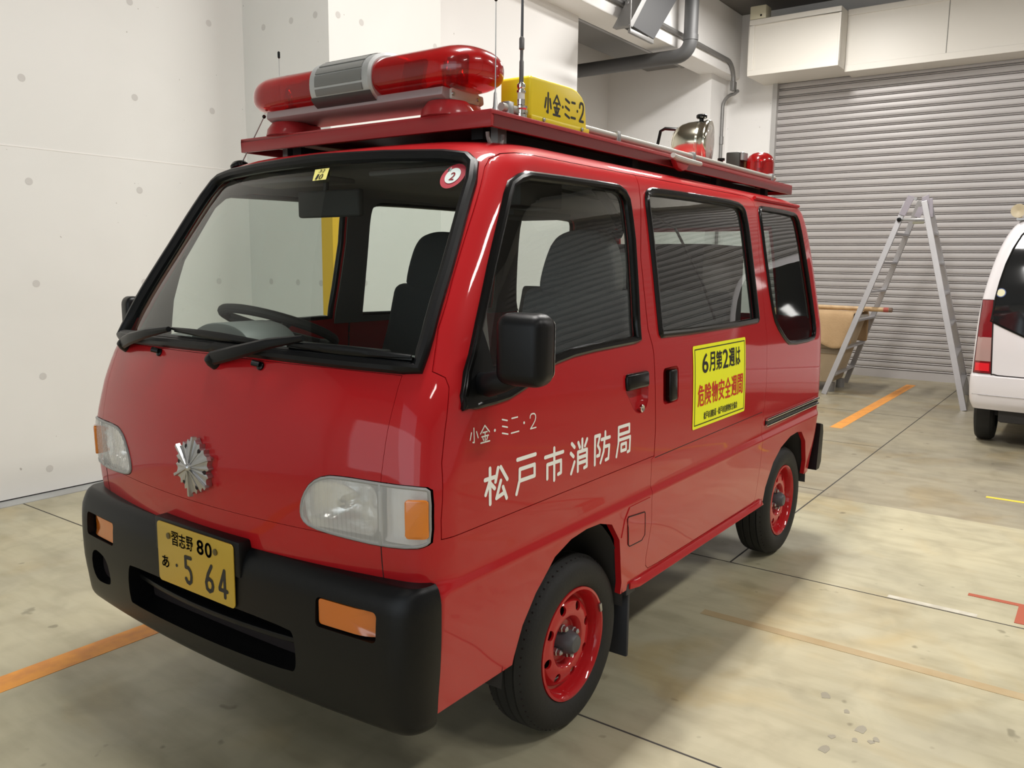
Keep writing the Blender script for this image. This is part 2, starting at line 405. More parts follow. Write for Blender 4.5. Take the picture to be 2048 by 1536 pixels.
MB().lathe([(.012, 0), (.012, .004)], (8.911, 2.65, 4.38), (-1, 0, 0), 12).build('eye', BLKS, sen)
DUCT = mat('grey_duct_metal', (.11, .11, .112), .5, .3)
CONDM = mat('galvanised_conduit', (.24, .235, .23), .45, .5)
dk = MB(); pts = [(7.52, 2.93, 4.60), (7.52, 2.93, 4.2), (7.52, 2.93, 3.84)]
for k in range(1, 8): a = k/8*PI/2; pts.append((7.52, 2.93+.16-.16*math.cos(a), 3.84-.16*math.sin(a)))
pts += [(7.52, 3.09, 3.68), (7.52, 3.6, 3.68), (7.52, 4.8, 3.68)]
dk.tube(pts, .078, 20)
dd = dk.build('round_duct', DUCT, None); tag(dd, 'round grey duct with an elbow dropping in front of the white beam', 'duct')
MB().lathe([(.084, -.03), (.084, .03)], (7.52, 2.93, 3.86), (0, 0, 1), 20).build('joint_ring', DUCT, dd)
ck = MB(); pts = [(5.94, 3.105, 3.94), (9.05, 3.105, 3.94)]
for k in range(1, 7): a = k/6*PI/2; pts.append((9.05+.22*math.sin(a), 3.105, 3.72+.22*math.cos(a)))
ck.tube(pts+[(9.27, 3.105, 3.62)], .028, 10)
cc = ck.build('conduit_pipe', CONDM, None); tag(cc, 'grey conduit pipe running along the face of the white beam', 'pipe')
MB().box(9.22, 9.32, 3.075, 3.13, 3.60, 3.72).build('junction_fitting', CONDM, cc, .008)
c2 = MB(); pts = [(9.30, 3.15, 3.60)]
for k in range(0, 7): a = k/6*PI/2; pts.append((9.36, 3.12+.15*math.sin(a), 3.58-.15*(1-math.cos(a))))
c2.tube([(9.30, 3.05, 3.60)]+pts[1:]+[(9.36, 3.27, 0.03)], .022, 10)
co = c2.build('conduit_pipe', CONDM, None); tag(co, 'thin conduit pipe bending down the white corner column', 'pipe')
MB().lathe([(.03, -.05), (.03, .05)], (9.36, 3.27, 3.0), (0, 0, 1), 10).build('coupling', CONDM, co)
# inclined cable channel hanging in front of the beam
ch = empty('hanging_channel', (6.3, 2.97, 3.62), 'dark sloping metal chute with pale side rail hung below the ceiling', 'cable chute')
MB().prism([(6.04,3.655),(6.53,3.63),(7.22,4.33),(7.36,4.60),(6.82,4.60),(6.62,4.30)], lambda a, b: (a, 2.88, b), lambda a, b: (a, 2.895, b)).build('face_plate', mat('chute_grey', (.045, .045, .048), .6), ch, smooth=0)
MB().prism([(5.95,3.63),(6.03,3.63),(6.64,4.34),(6.82,4.60),(6.74,4.60),(6.56,4.34)], lambda a, b: (a, 2.86, b), lambda a, b: (a, 3.04, b)).build('side_rail', CONDM, ch, .003, 0)
MB().prism([(6.06,3.68),(6.52,3.66),(7.20,4.36),(7.34,4.60),(6.84,4.60)], lambda a, b: (a, 2.90, b), lambda a, b: (a, 3.03, b)).build('inner_tray', DARK, ch, smooth=0)
MB().box(5.95, 6.45, 2.84, 2.87, 3.56, 3.60).build('hanger_bar', CONDM, ch, .004)
MB().tube([(5.97, 2.855, 3.58), (5.97, 2.855, 4.6)], .007, 6).build('hanger_rod', CONDM, ch)
pts = [(6.20, 3.02, 3.80), (6.20, 3.02, 3.92)]+[(6.20+.12*math.sin(a), 3.02, 3.92+.12*(1-math.cos(a))) for a in (.5, 1.0, 1.57)]
MB().tube(pts, .024, 8).build('hook_pipe', CONDM, ch)
tr = empty('recess_tray', (7.2, 4.1, 3.80), 'long dark tray with pale edge under the roof of the wall recess', 'cable tray')
MB().box(5.96, 8.98, 3.70, 4.2, 3.92, 4.02).build('tray', WALLD, tr, smooth=0)
MB().box(5.96, 8.98, 3.66, 3.70, 3.90, 4.04).build('edge_rail', ALU, tr, smooth=0)

# ------------------------------------------------------------------ van body: horizontal contours lofted from sill to roof
# height, nose x at the centre line, plan bow, corner radius, side y, tail x
TB = [
(.345,-.172,.035,.015,.014,2.800),(.42,-.174,.035,.015,.006,2.805),(.55,-.176,.035,.015,-.009,2.812),(.63,-.178,.035,.015,-.0145,2.815),
(.640,-.236,.092,.03,-.0155,2.816),(.665,-.248,.093,.08,-.008,2.818),(.74,-.256,.095,.08,-.011,2.822),(.85,-.262,.097,.08,-.010,2.822),
(.98,-.246,.103,.10,-.006,2.820),(1.08,-.216,.108,.11,.000,2.815),(1.13,-.194,.108,.12,.008,2.812),(1.25,-.123,.098,.12,.026,2.795),
(1.40,-.022,.092,.12,.048,2.768),(1.55,.085,.080,.12,.072,2.725),(1.62,.138,.075,.12,.090,2.690),(1.655,.172,.070,.14,.116,2.655),
(1.675,.210,.060,.18,.155,2.61),(1.690,.280,.050,.20,.22,2.54),(1.699,.440,.030,.20,.36,2.42)]
def table(T, z):
    n = len(T); i = max(0, min(n-2, max([k for k in range(n) if T[k][0] <= z+1e-9] or [0])))
    h = T[i+1][0]-T[i][0]; t = (z-T[i][0])/h; out = []
    def slope(k, q):
        if k == 0: return (T[1][q]-T[0][q])/(T[1][0]-T[0][0])
        if k == n-1: return (T[-1][q]-T[-2][q])/(T[-1][0]-T[-2][0])
        h0 = T[k][0]-T[k-1][0]; h1 = T[k+1][0]-T[k][0]; d0 = (T[k][q]-T[k-1][q])/h0; d1 = (T[k+1][q]-T[k][q])/h1
        if d0*d1 <= 0: return 0
        w1 = 2*h1+h0; w2 = h1+2*h0; return (w1+w2)/(w1/d0+w2/d1)
    for q in range(1, len(T[0])):
        m0, m1 = slope(i, q), slope(i+1, q)
        out.append((2*t**3-3*t**2+1)*T[i][q]+(t**3-2*t**2+t)*h*m0+(-2*t**3+3*t**2)*T[i+1][q]+(t**3-t**2)*h*m1)
    return out
def contour(z, T=TB, inset=0, nf=16, nc=10, ns=44, nr=8, back=None):
    xc, b, r, ys, xr = (table(T, z)+[0])[:5]; xc += inset; ys += inset; xr -= inset
    half = CY-ys; P = []; t0 = 1-r/half
    fr = lambda t: Vector((xc+b*t*t, CY-half*t))
    for i in range(nf): P.append(fr(t0*i/nf))
    p0 = fr(t0); d = Vector((2*b*t0, -half)); k = p0+d*((ys-p0.y)/d.y); p2 = Vector((xc+b+r*1.05, ys))
    if back is not None: p2.x = min(p2.x, back-.002)
    for i in range(nc): q = i/nc; P.append(p0*(1-q)**2+k*(2*q*(1-q))+p2*q*q)
    if back is not None:
        P.append(p2); P.append(Vector((back, ys)))
    else:
        R, rb = .09, .03
        for i in range(ns): P.append(Vector((p2.x+(xr-rb-R-p2.x)*i/ns, ys)))
        a0, k, a2 = Vector((xr-rb-R, ys)), Vector((xr-rb, ys)), Vector((xr-rb, ys+R))
        for i in range(6): q = i/6; P.append(a0*(1-q)**2+k*(2*q*(1-q))+a2*q*q)
        for i in range(nr): t = i/(nr-1); P.append(Vector((xr-rb+rb*math.sin(t*PI/2), ys+R+(CY-ys-R)*t)))
    if back is not None: return P+[Vector((p.x, 2*CY-p.y)) for p in P[1:]][::-1]
    return P+[Vector((p.x, 2*CY-p.y)) for p in P[1:-1]][::-1]
def loft(zs, T=TB, inset=0, top=None, bottom=False, **kw):
    mb = MB(); vs = []; n = None
    for z in zs:
        c = contour(z, T, inset, **kw); n = len(c); vs += [(p.x, p.y, z-(inset*.9 if z > 1.64 else 0)) for p in c]
    fs = [(i*n+k, i*n+(k+1) % n, (i+1)*n+(k+1) % n, (i+1)*n+k) for i in range(len(zs)-1) for k in range(n)]
    L = (len(zs)-1)*n
    if top:
        cx = sum(v[0] for v in vs[L:])/n; vs.append((cx, CY, top)); fs += [(L+k, L+(k+1) % n, len(vs)-1) for k in range(n)]
    else: fs.append(tuple(L+k for k in range(n)))
    if bottom: fs.append(tuple(range(n))[::-1])
    mb.add(vs, fs); return mb
ZS = [.345+.0245*i for i in range(12)]+[.628, .632, .636, .640, .648, .656, .665, .68]+[.70+.03*i for i in range(31)]+[1.615, 1.63, 1.642, 1.655, 1.665, 1.675, 1.683, 1.690, 1.695, 1.699]
outer = loft(ZS, top=1.702)
_bm = bmesh.new(); _m = outer.mesh('probe'); _bm.from_mesh(_m); bmesh.ops.triangulate(_bm, faces=_bm.faces); PROBE = BVHTree.FromBMesh(_bm); _bm.free()
def sidep(x, z, off=0):
    h, n, _, _ = PROBE.ray_cast(Vector((x, -1, z)), Vector((0, 1, 0)))
    if h is None: h, n = Vector((x, 0, z)), Vector((0, -1, 0))
    if n.y > 0: n = -n
    return h+n*off
def frontp(y, z, off=0):
    h, n, _, _ = PROBE.ray_cast(Vector((-1, y, z)), Vector((1, 0, 0)))
    if h is None: h, n = Vector((0, y, z)), Vector((-1, 0, 0))
    if n.x > 0: n = -n
    return h+n*off
def patch(poly, proj, off, rings=7, centre=None):
    n = len(poly); cx = sum(p[0] for p in poly)/n if centre is None else centre[0]; cz = sum(p[1] for p in poly)/n if centre is None else centre[1]
    mb = MB(); vs = []
    for k in range(rings):
        s = 1-k/rings
        vs += [proj(cx+(p[0]-cx)*s, cz+(p[1]-cz)*s, off) for p in poly]
    vs.append(proj(cx, cz, off))
    fs = [(k*n+i, k*n+(i+1) % n, (k+1)*n+(i+1) % n, (k+1)*n+i) for k in range(rings-1) for i in range(n)]
    fs += [((rings-1)*n+i, (rings-1)*n+(i+1) % n, rings*n) for i in range(n)]
    return mb.add(vs, fs)
def yprism(P, y0=-.35, y1=1.75): return MB().prism(P, lambda a, b: (a, y0, b), lambda a, b: (a, y1, b))
def xprism(P, x0, x1): return MB().prism(P, lambda a, b: (x0, a, b), lambda a, b: (x1, a, b))

van = empty('fire_van', (1.35, CY, 0), 'small red fire service van with light bar and roof board parked beside the white wall', 'van')

DOORW = [(-.060,1.040),(-.051,1.074),(-.028,1.125),(-.004,1.163),(.032,1.232),(.101,1.357),(.164,1.464),(.207,1.537),(.230,1.568),(.268,1.588),(.305,1.597),(.46,1.600),(.683,1.603),(.775,1.603),(.815,1.590),(.835,1.563),(.839,1.44),(.825,1.267),(.815,1.185),(.813,1.132),(.526,1.126),(.420,1.121),(.330,1.110),(.25,1.088),(.19,1.064),(.115,1.046),(.06,1.042),(-.007,1.040)]
SLIDEW = smooth_poly([(.950,1.586),(.977,1.606),(1.023,1.612),(1.461,1.617),(1.740,1.616),(1.800,1.602),(1.822,1.573),(1.836,1.408),(1.852,1.21),(1.853,1.148),(1.838,1.134),(.955,1.133),(.946,1.148),(.946,1.217),(.946,1.396),(.942,1.545)], 1)
QUART = smooth_poly([(1.995,1.607),(2.04,1.616),(2.44,1.614),(2.505,1.60),(2.535,1.507),(2.600,1.238),(2.622,1.085),(2.615,1.035),(2.575,1.014),(2.24,1.016),(2.160,1.046),(2.060,1.112),(2.026,1.188),(1.992,1.41),(1.980,1.575)], 1)
hw = [(.073,1.121),(.30,1.126),(.50,1.131)]; hs = [(.080,1.206),(.100,1.35),(.138,1.567),(.157,1.617),(.188,1.637),(.26,1.647),(.45,1.656)]
WSH = [(CY, 1.134)]+hw[::-1]+hs+[(CY, 1.661)]
WSH = WSH+[(2*CY-a, b) for a, b in WSH[1:-1]][::-1]
WSH = [(a, b) for a, b in WSH]
LAMP = smooth_poly([(.335,.798),(.324,.832),(.300,.865),(.262,.884),(.209,.887),(.118,.885),(.020,.884),(.009,.874),(.009,.764),(.018,.754),(.037,.748),(.117,.743),(.23,.749),(.307,.757),(.332,.772)], 1)
ARF = [(.140,.20),(.173,.366),(.198,.446),(.243,.520),(.322,.596),(.400,.624),(.480,.632),(.556,.628),(.630,.606),(.690,.540),(.744,.385),(.750,.20)]
ARR = [(2.045,.20),(2.045,.338),(2.050,.406),(2.10,.511),(2.18,.565),(2.30,.596),(2.40,.600),(2.47,.590),(2.555,.530),(2.63,.418),(2.640,.345),(2.645,.20)]
FDOOR = [(-.128,.763),(-.129,.81),(-.119,.934),(-.102,1.001),(-.072,1.095),(-.072,1.114),(-.088,1.127),(-.046,1.219),(.023,1.331),(.112,1.468),(.200,1.602),(.222,1.625),(.255,1.640),(.30,1.646),(.928,1.646),(.912,1.56),(.872,1.391),(.874,1.168),(.893,1.116),(.897,1.04),(.903,.85),(.899,.763)]
SDOOR = [(.928,1.646),(.912,1.56),(.872,1.391),(.874,1.168),(.893,1.116),(.897,1.04),(.903,.85),(.899,.763),(.880,.757),(.886,.668),(.889,.651),(.886,.631),(.902,.541),(.899,.425),(.905,.392),(.925,.376),(.992,.373),(1.890,.364),(1.926,.372),(1.936,.392),(1.924,.553),(1.912,.709),(1.938,.863),(1.940,1.061),(1.935,1.431),(1.962,1.60),(1.945,1.640),(1.90,1.648)]
HOOD = [(.115,.748),(.115,1.118),(.30,1.123),(CY,1.128),(2*CY-.30,1.123),(2*CY-.115,1.118),(2*CY-.115,.748)]

def shell(name, zs, inset, thick, m, top):
    me = loft(zs, inset=inset, top=top).mesh(name)
    o = bpy.data.objects.new(name, me); COL.objects.link(o); me.materials.append(m)
    s = o.modifiers.new('t', 'SOLIDIFY'); s.thickness = thick; s.offset = -1; s.use_even_offset = False
    bpy.context.view_layer.update(); bake(o); return o
body = shell('body', ZS, 0, .020, RED, 1.702)
cut = MB()
for P in (DOORW, SLIDEW, QUART): pr = yprism(offset_poly(P, -.006)); cut.add(pr.v, pr.f)
boolean(body, cut.mesh('c'))
boolean(body, xprism(offset_poly(WSH, -.008), -.45, .33).mesh('c'))
boolean(body, xprism([(.24,1.12),(1.155,1.12),(1.12,1.54),(.275,1.54)], 2.55, 3.2).mesh('c'))
cut = MB()
for P in (ARF, ARR):
    for a, b in ((-.3, .16), (2*CY-.16, 2*CY+.3)): pr = yprism(P, a, b); cut.add(pr.v, pr.f)
boolean(body, cut.mesh('c'))
cut = MB()
for s in (0, 1):
    pr = xprism([((2*CY-a) if s else a, b) for a, b in offset_poly(LAMP, .004)], -.5, -.088); cut.add(pr.v, pr.f)
boolean(body, cut.mesh('c'))
# doors and bonnet are panels of their own, with a real gap around each
def panel(name, prism_small, label=None):
    o = bpy.data.objects.new(name, body.data.copy()); COL.objects.link(o); boolean(o, prism_small.mesh('c'), 'INTERSECT'); return o
fdoor = panel('front_door', yprism(offset_poly(FDOOR, -.0022), -.3, .20))
sdoor = panel('sliding_door', yprism(offset_poly(SDOOR, -.0022), -.3, .20))
hood = panel('front_hood', xprism(offset_poly(HOOD, -.0012), -.6, -.06))
for P, y0, y1 in ((FDOOR, -.3, .20), (SDOOR, -.3, .20), (FDOOR, 2*CY-.20, 1.7), (SDOOR, 2*CY-.20, 1.7)):
    boolean(body, yprism(P, y0, y1).mesh('c'))
boolean(body, xprism(HOOD, -.6, -.06).mesh('c'))
inv = Matrix.Translation(-Vector(van.location))
for o in (body, fdoor, sdoor, hood):
    finish(o.data, 32); o.parent = van; o.matrix_parent_inverse = inv
fdoor2 = mirror_obj(fdoor, van); sdoor2 = mirror_obj(sdoor, van)
# seals behind the gaps
def line_side(name, P, r, m, parent, off=-.010, closed=True, step=.03, far=False, n=6):
    pts = [sidep(x, z, off) for x, z in dense(P, step, closed)]
    o = MB().tube(pts, r, n, closed).build(name, m, parent)
    if far: mirror_obj(o, far if far is not True else parent)
    return o
line_side('door_seal', FDOOR, .0085, SEAL, fdoor, -.0125, far=fdoor2)
line_side('door_seal', SDOOR, .0085, SEAL, sdoor, -.0125, far=sdoor2)
MB().tube([frontp(y, z, -.012) for y, z in dense(HOOD, .04)], .0085, 6, True).build('hood_seal', SEAL, hood)
# window rubbers and panes
def window(P, parent, far, gname='window_pane', r=.0125):
    pn = patch(dense(offset_poly(P, -.004), .03), sidep, -.008).build(gname, GLASSS, parent); mirror_obj(pn, far)
    rb = MB().tube([sidep(x, z, -.001) for x, z in dense(offset_poly(P, -.010), .025)], r, 10, True).build('window_rubber', BLKS, parent); mirror_obj(rb, far)
window(DOORW, fdoor, fdoor2); window(SLIDEW, sdoor, sdoor2)
q = patch(dense(offset_poly(QUART, -.004), .03), sidep, -.008).build('quarter_pane', GLASSS, van); mirror_obj(q, van)
q = MB().tube([sidep(x, z, -.001) for x, z in dense(offset_poly(QUART, -.008), .025)], .010, 10, True).build('window_rubber', BLKS, van); mirror_obj(q, van)
wsp = patch(dense(offset_poly(WSH, -.004), .04), frontp, -.010, 9).build('windscreen', GLASS, van)
MB().tube([frontp(y, z, .000) for y, z in dense(offset_poly(WSH, -.012), .03)], .0165, 10, True).build('windscreen_rubber', BLK, van)
# broad black lower band of the windscreen
lo = [(y, 1.137+.012*(1-((y-CY)/.62)**2)) for y in [.10+.0299*k for k in range(41)]]
MB().tube([frontp(y, z, -.003) for y, z in lo], .017, 8).build('windscreen_lower_band', BLK, van)
# rear pane
MB().box(2.745, 2.75, .22, 1.175, 1.10, 1.56, Matrix.Translation((0, 0, 0))).build('rear_pane', GLASSS, van)

# body side details
def ribbon(P, w, off0, off1, m, name, parent, closed=False):
    """a raised strip of width w that follows the side"""
    pts = dense(P, .04, closed); mb = MB(); vs = []
    for x, z in pts: vs += [sidep(x, z+w/2, off0), sidep(x, z+w/2, off1), sidep(x, z-w/2, off1), sidep(x, z-w/2, off0)]
    n = len(pts); fs = [(4*i+k, 4*i+(k+1) % 4, 4*i+4+(k+1) % 4, 4*i+4+k) for i in range(n-1) for k in range(4)]+[(0, 1, 2, 3), (4*n-4, 4*n-3, 4*n-2, 4*n-1)]
    return mb.add(vs, fs).build(name, m, parent, .0015, 40)
line_side('body_crease', [(.905,.757),(1.90,.764)], .0016, SEAL, sdoor, -.0006, False)
tr1 = ribbon([(1.946,.713),(2.70,.711)], .030, -.002, .006, BLKS, 'side_moulding', van); mirror_obj(tr1, van)
for dz in (.016, -.016):
    q = MB().tube([sidep(x, z+dz*.8, .007) for x, z in dense([(1.946,.713),(2.70,.711)], .05, False)], .0055, 8).build('chrome_edge', CHR, tr1)
# fuel flap and its recess line
FLAP = offset_poly([(.726,.607),(.742,.620),(.858,.609),(.868,.600),(.886,.512),(.860,.490),(.770,.493),(.752,.507)], -.012)
FLAP = [(x-.012, z-.004) for x, z in FLAP]
patch(dense(FLAP, .02), sidep, .0015, 4).build('fuel_flap', RED, van)
line_side('flap_gap', FLAP, .0018, SEAL, van, .0012)
line_side('flap_recess_edge', [(.700,.545),(.712,.600),(.735,.634),(.872,.634)], .0022, RED, van, .0005, False)
sl = ribbon([(.80,.356),(2.00,.354)], .022, -.002, .007, RED, 'sill', van); mirror_obj(sl, van)
# handles
HREC = smooth_poly([(.700,1.046),(.846,1.040),(.852,.990),(.848,.935),(.800,.914),(.760,.926),(.730,.965),(.703,.995)], 1)
def recess(P, depth, m, parent, name):
    pts = dense(P, .012); n = len(pts); mb = MB(); c = (sum(p[0] for p in pts)/n, sum(p[1] for p in pts)/n); vs = []
    for s, o in ((1.0, .0012), (.93, .0004), (.88, .0002)): vs += [sidep(c[0]+(x-c[0])*s, c[1]+(z-c[1])*s, o) for x, z in pts]
    vs.append(sidep(*c, .0002)); fs = [(k*n+i, k*n+(i+1) % n, (k+1)*n+(i+1) % n, (k+1)*n+i) for k in range(2) for i in range(n)]+[(2*n+i, 2*n+(i+1) % n, 3*n) for i in range(n)]
    return mb.add(vs, fs).build(name, m, parent)
# real pockets pressed into the doors
def pocket(door, P, depth, m, name):
    boolean(door, yprism(P, -.3, .10).mesh('c')); finish(door.data, 32)
    pts = dense(P, .012); n = len(pts); c = (sum(p[0] for p in pts)/n, sum(p[1] for p in pts)/n); vs = []
    for s, o in ((1.01, .0004), (.95, -depth*.5), (.88, -depth*.9), (.7, -depth)): vs += [sidep(c[0]+(x-c[0])*s, c[1]+(z-c[1])*s, o) for x, z in pts]
    vs.append(sidep(*c, -depth)); fs = [(k*n+i, k*n+(i+1) % n, (k+1)*n+(i+1) % n, (k+1)*n+i) for k in range(3) for i in range(n)]+[(3*n+i, 3*n+(i+1) % n, 4*n) for i in range(n)]
    return MB().add(vs, fs).build(name, m, door)
pocket(fdoor, HREC, .022, RED, 'handle_pocket')
def sblock(x0, x1, z0, z1, o0, o1, m, name, parent, bev=.005):
    vs = [sidep(x, z, o) for x in (x0, x1) for z in (z0, z1) for o in (o0, o1)]
    return MB().add(vs, [(0, 1, 3, 2), (4, 6, 7, 5), (0, 4, 5, 1), (2, 3, 7, 6), (0, 2, 6, 4), (1, 5, 7, 3)]).build(name, m, parent, bev, 40, 3)
sblock(.704, .842, .994, 1.044, -.016, .012, BLKS, 'door_handle', fdoor, .009)
MB().lathe([(.0125, -.003), (.0125, .003), (.010, .005), (.003, .004)], sidep(.808, .930, 0), (0, -1, 0), 16).build('door_lock', CHR, fdoor)
pocket(sdoor, rrect(.958, 1.072, .920, 1.038, .018), .022, RED, 'handle_pocket')
sblock(.998, 1.050, .925, 1.030, -.014, .010, BLKS, 'door_handle', sdoor, .008)
# wheel housings, floor pan and mud flap
for x0, x1, zt in ((.12, .76, .66), (2.02, 2.66, .63)):
    for s in (0, 1):
        mb = MB(); y0, y1 = (.012, .36) if not s else (2*CY-.36, 2*CY-.012)
        P = [(x0+(x1-x0)*(.5-.5*math.cos(a)), .30+(zt-.30)*math.sin(a)) for a in [PI*k/16 for k in range(17)]]
        n = 17; vs = [(a, y0, b) for a, b in P]+[(a, y1, b) for a, b in P]; yy = y1 if not s else y0
        mb.add(vs, [(i, i+1, n+i+1, n+i) for i in range(n-1)]+[tuple((n if not s else 0)+i for i in range(n))])
        mb.build('wheel_housing', DARK, van)
MB().box(-.02, 2.72, .36, 2*CY-.36, .30, .40).box(.78, 2.00, .05, 2*CY-.05, .36, .40).build('floor_pan', DARK, van, smooth=0)
MB().box(-.06, 2.72, .05, 2*CY-.05, .672, .70).build('cabin_floor', DARK, van, smooth=0)
mf = MB().box(.815, .830, .022, .20, .105, .35).box(.785, .845, .012, .08, .325, .375).build('mud_flap', mat('mud_flap_rubber', (.022, .024, .032), .55), van, .004); mirror_obj(mf, van)

# ------------------------------------------------------------------ bumper
TBU = [(.318,-.245,.045,.045,.018),(.326,-.254,.045,.060,.006),(.345,-.264,.045,.070,-.002),(.40,-.274,.045,.085,-.006),(.48,-.280,.045,.085,-.013),(.56,-.279,.045,.085,-.016),
(.615,-.275,.045,.085,-.016),(.642,-.267,.046,.080,-.012),(.658,-.257,.048,.060,-.006),(.666,-.246,.050,.044,.002)]
zb = [.318, .322, .326, .335, .345, .36, .38, .40, .43, .46, .49, .52, .55, .58, .605, .622, .636, .646, .654, .660, .664, .666]
bmp = loft(zb, TBU, bottom=True, back=-.1425)
bump = bmp.build('front_bumper', BLK, van, 0, 40)
_bm = bmesh.new(); _bm.from_mesh(bump.data); bmesh.ops.triangulate(_bm, faces=_bm.faces); BPR = BVHTree.FromBMesh(_bm); _bm.free()
def bump_p(y, z, off=0):
    h, n, _, _ = BPR.ray_cast(Vector((-1, y, z)), Vector((1, 0, 0)))
    if h is None: h, n = Vector((-.2, y, z)), Vector((-1, 0, 0))
    if n.x > 0: n = -n
    return h+n*off
GR = smooth_poly([(.352,.515),(.330,.495),(.330,.415),(.355,.395),(2*CY-.355,.388),(2*CY-.340,.400),(2*CY-.350,.500),(2*CY-.37,.515)], 2)
boolean(bump, xprism(GR, -.4, -.185).mesh('c'))
for s in (0, 1):
    Y = lambda y: 2*CY-y if s else y
    boolean(bump, xprism([(Y(a), b) for a, b in rrect(.085, .262, .540, .610, .012)], -.4, -.21 if True else 0).mesh('c'))
boolean(bump, xprism(smooth_poly([(1.285,.505),(1.20,.497),(1.172,.468),(1.168,.420),(1.19,.405),(1.29,.400)], 2), -.4, -.205).mesh('c'))
finish(bump.data, 32)
MB().box(-.192, -.186, .33, 1.07, .385, .52).box(-.215, -.20, 1.15, 1.30, .39, .515).build('grille_backing', SEAL, bump, smooth=0)
gb = MB(); vs = []
ys_ = [.335+.0363*k for k in range(21)]
for y in ys_:
    b = .030*(((y-CY)/.36)**2); vs += [(-.262+b, y, .470), (-.262+b, y, .456), (-.20, y, .446), (-.20, y, .474)]
n = len(ys_); gb.add(vs, [(4*i+k, 4*i+(k+1) % 4, 4*i+4+(k+1) % 4, 4*i+4+k) for i in range(n-1) for k in range(4)])
gb.build('grille_bar', BLK, bump, .003)
for s in (0, 1):
    Y = lambda y: 2*CY-y if s else y
    pts = [(Y(a), b) for a, b in dense(rrect(.091, .257, .545, .606, .008), .012)]
    fa = lambda y: -.277+.045*(((y-CY)/CY)**2)+.004+(.026*max(0, (.15-(y if not s else 2*CY-y))/.07)**2)
    vs = [(fa(y), y, z) for y, z in pts]+[(-.212, y, z) for y, z in pts]+[(fa(Y(.174)), Y(.174), .5755)]; n = len(pts)
    MB().add(vs, [(i, (i+1) % n, 2*n) for i in range(n)]+[(i, (i+1) % n, n+(i+1) % n, n+i) for i in range(n)]).build('indicator_lamp', AMBF, bump, smooth=30)
# number plate on its holder
MB().box(-.279, -.235, .515, .880, .595, .688).build('plate_holder', BLK, bump, .006)
pl = MB().prism(rrect(CY-.165, CY+.165, .597-.0825, .597+.0825, .012), lambda a, b: (-.2835, a, b), lambda a, b: (-.2795, a, b)).build('number_plate', PLATE, bump, .0015)
pl['label'] = 'yellow number plate'

# ------------------------------------------------------------------ lettering
def text_mesh(s, bold=0.0):
    cu = bpy.data.curves.new('t', 'FONT'); cu.body = s; cu.offset = bold; cu.resolution_u = 4
    o = bpy.data.objects.new('t', cu); COL.objects.link(o); bpy.context.view_layer.update()
    me = bpy.data.meshes.new_from_object(o.evaluated_get(bpy.context.evaluated_depsgraph_get()))
    v = [tuple(p.co[:2]) for p in me.vertices]; f = [tuple(p.vertices) for p in me.polygons]
    bpy.data.objects.remove(o); bpy.data.curves.remove(cu); bpy.data.meshes.remove(me); return v, f
def fit(v, box):
    xs = [p[0] for p in v]; zs = [p[1] for p in v]; x0, x1, z0, z1 = box
    return [(x0+(p[0]-min(xs))/(max(xs)-min(xs))*(x1-x0), z0+(p[1]-min(zs))/(max(zs)-min(zs))*(z1-z0)) for p in v]
def letters(name, items, fn, m, parent, label):
    """items: (string, (x0,x1,z0,z1), bold); each character fills its own box, thickened by overlaid shifted copies"""
    for s, box, bold in items:
        mb = MB(); v, f = text_mesh(s); x0, x1, z0, z1 = box; d = bold*(x1-x0)
        for q, (a, b) in enumerate(((0, 0), (-d, 0), (d, 0), (0, d*.7), (0, -d*.7)) if bold else ((0, 0),)):
            mb.add([fn(p[0]+a, p[1]+b, q*2e-5) for p in fit(v, (x0+d, x1-d, z0+d*.7, z1-d*.7))], f)
        me = bpy.data.meshes.new(name); me.from_pydata(mb.v, [], mb.f)
        o = obj(name, me, m, parent, smooth=0); o['label'] = label
def strokes(name, items, fn, m, parent, label, wd=.098):
    """rounded-gothic characters drawn as capsule strokes; items: (list of polylines on the unit square, box, weight)"""
    for st, (x0, x1, z0, z1), wt in items:
        mb = MB(); q = 0
        W = max(x1-x0, z1-z0)*wt/2
        for line in st:
            P = [Vector((x0+W+a*(x1-x0-2*W), z0+W+b*(z1-z0-2*W))) for a, b in line]
            for a, b in zip(P[:-1], P[1:]):
                d = (b-a).normalized() if (b-a).length > 1e-6 else Vector((1, 0)); t0 = math.atan2(d.y, d.x)
                pts = [b+Vector((math.cos(t0+t), math.sin(t0+t)))*W for t in [-PI/2+PI*k/8 for k in range(9)]]+[a+Vector((math.cos(t0+t), math.sin(t0+t)))*W for t in [PI/2+PI*k/8 for k in range(9)]]
                q += 1; mb.add([fn(p.x, p.y, q*1.5e-5) for p in pts], [tuple(range(len(pts)))])
        me = bpy.data.meshes.new(name); me.from_pydata(mb.v, [], mb.f)
        o = obj(name, me, m, parent, smooth=0); o['label'] = label
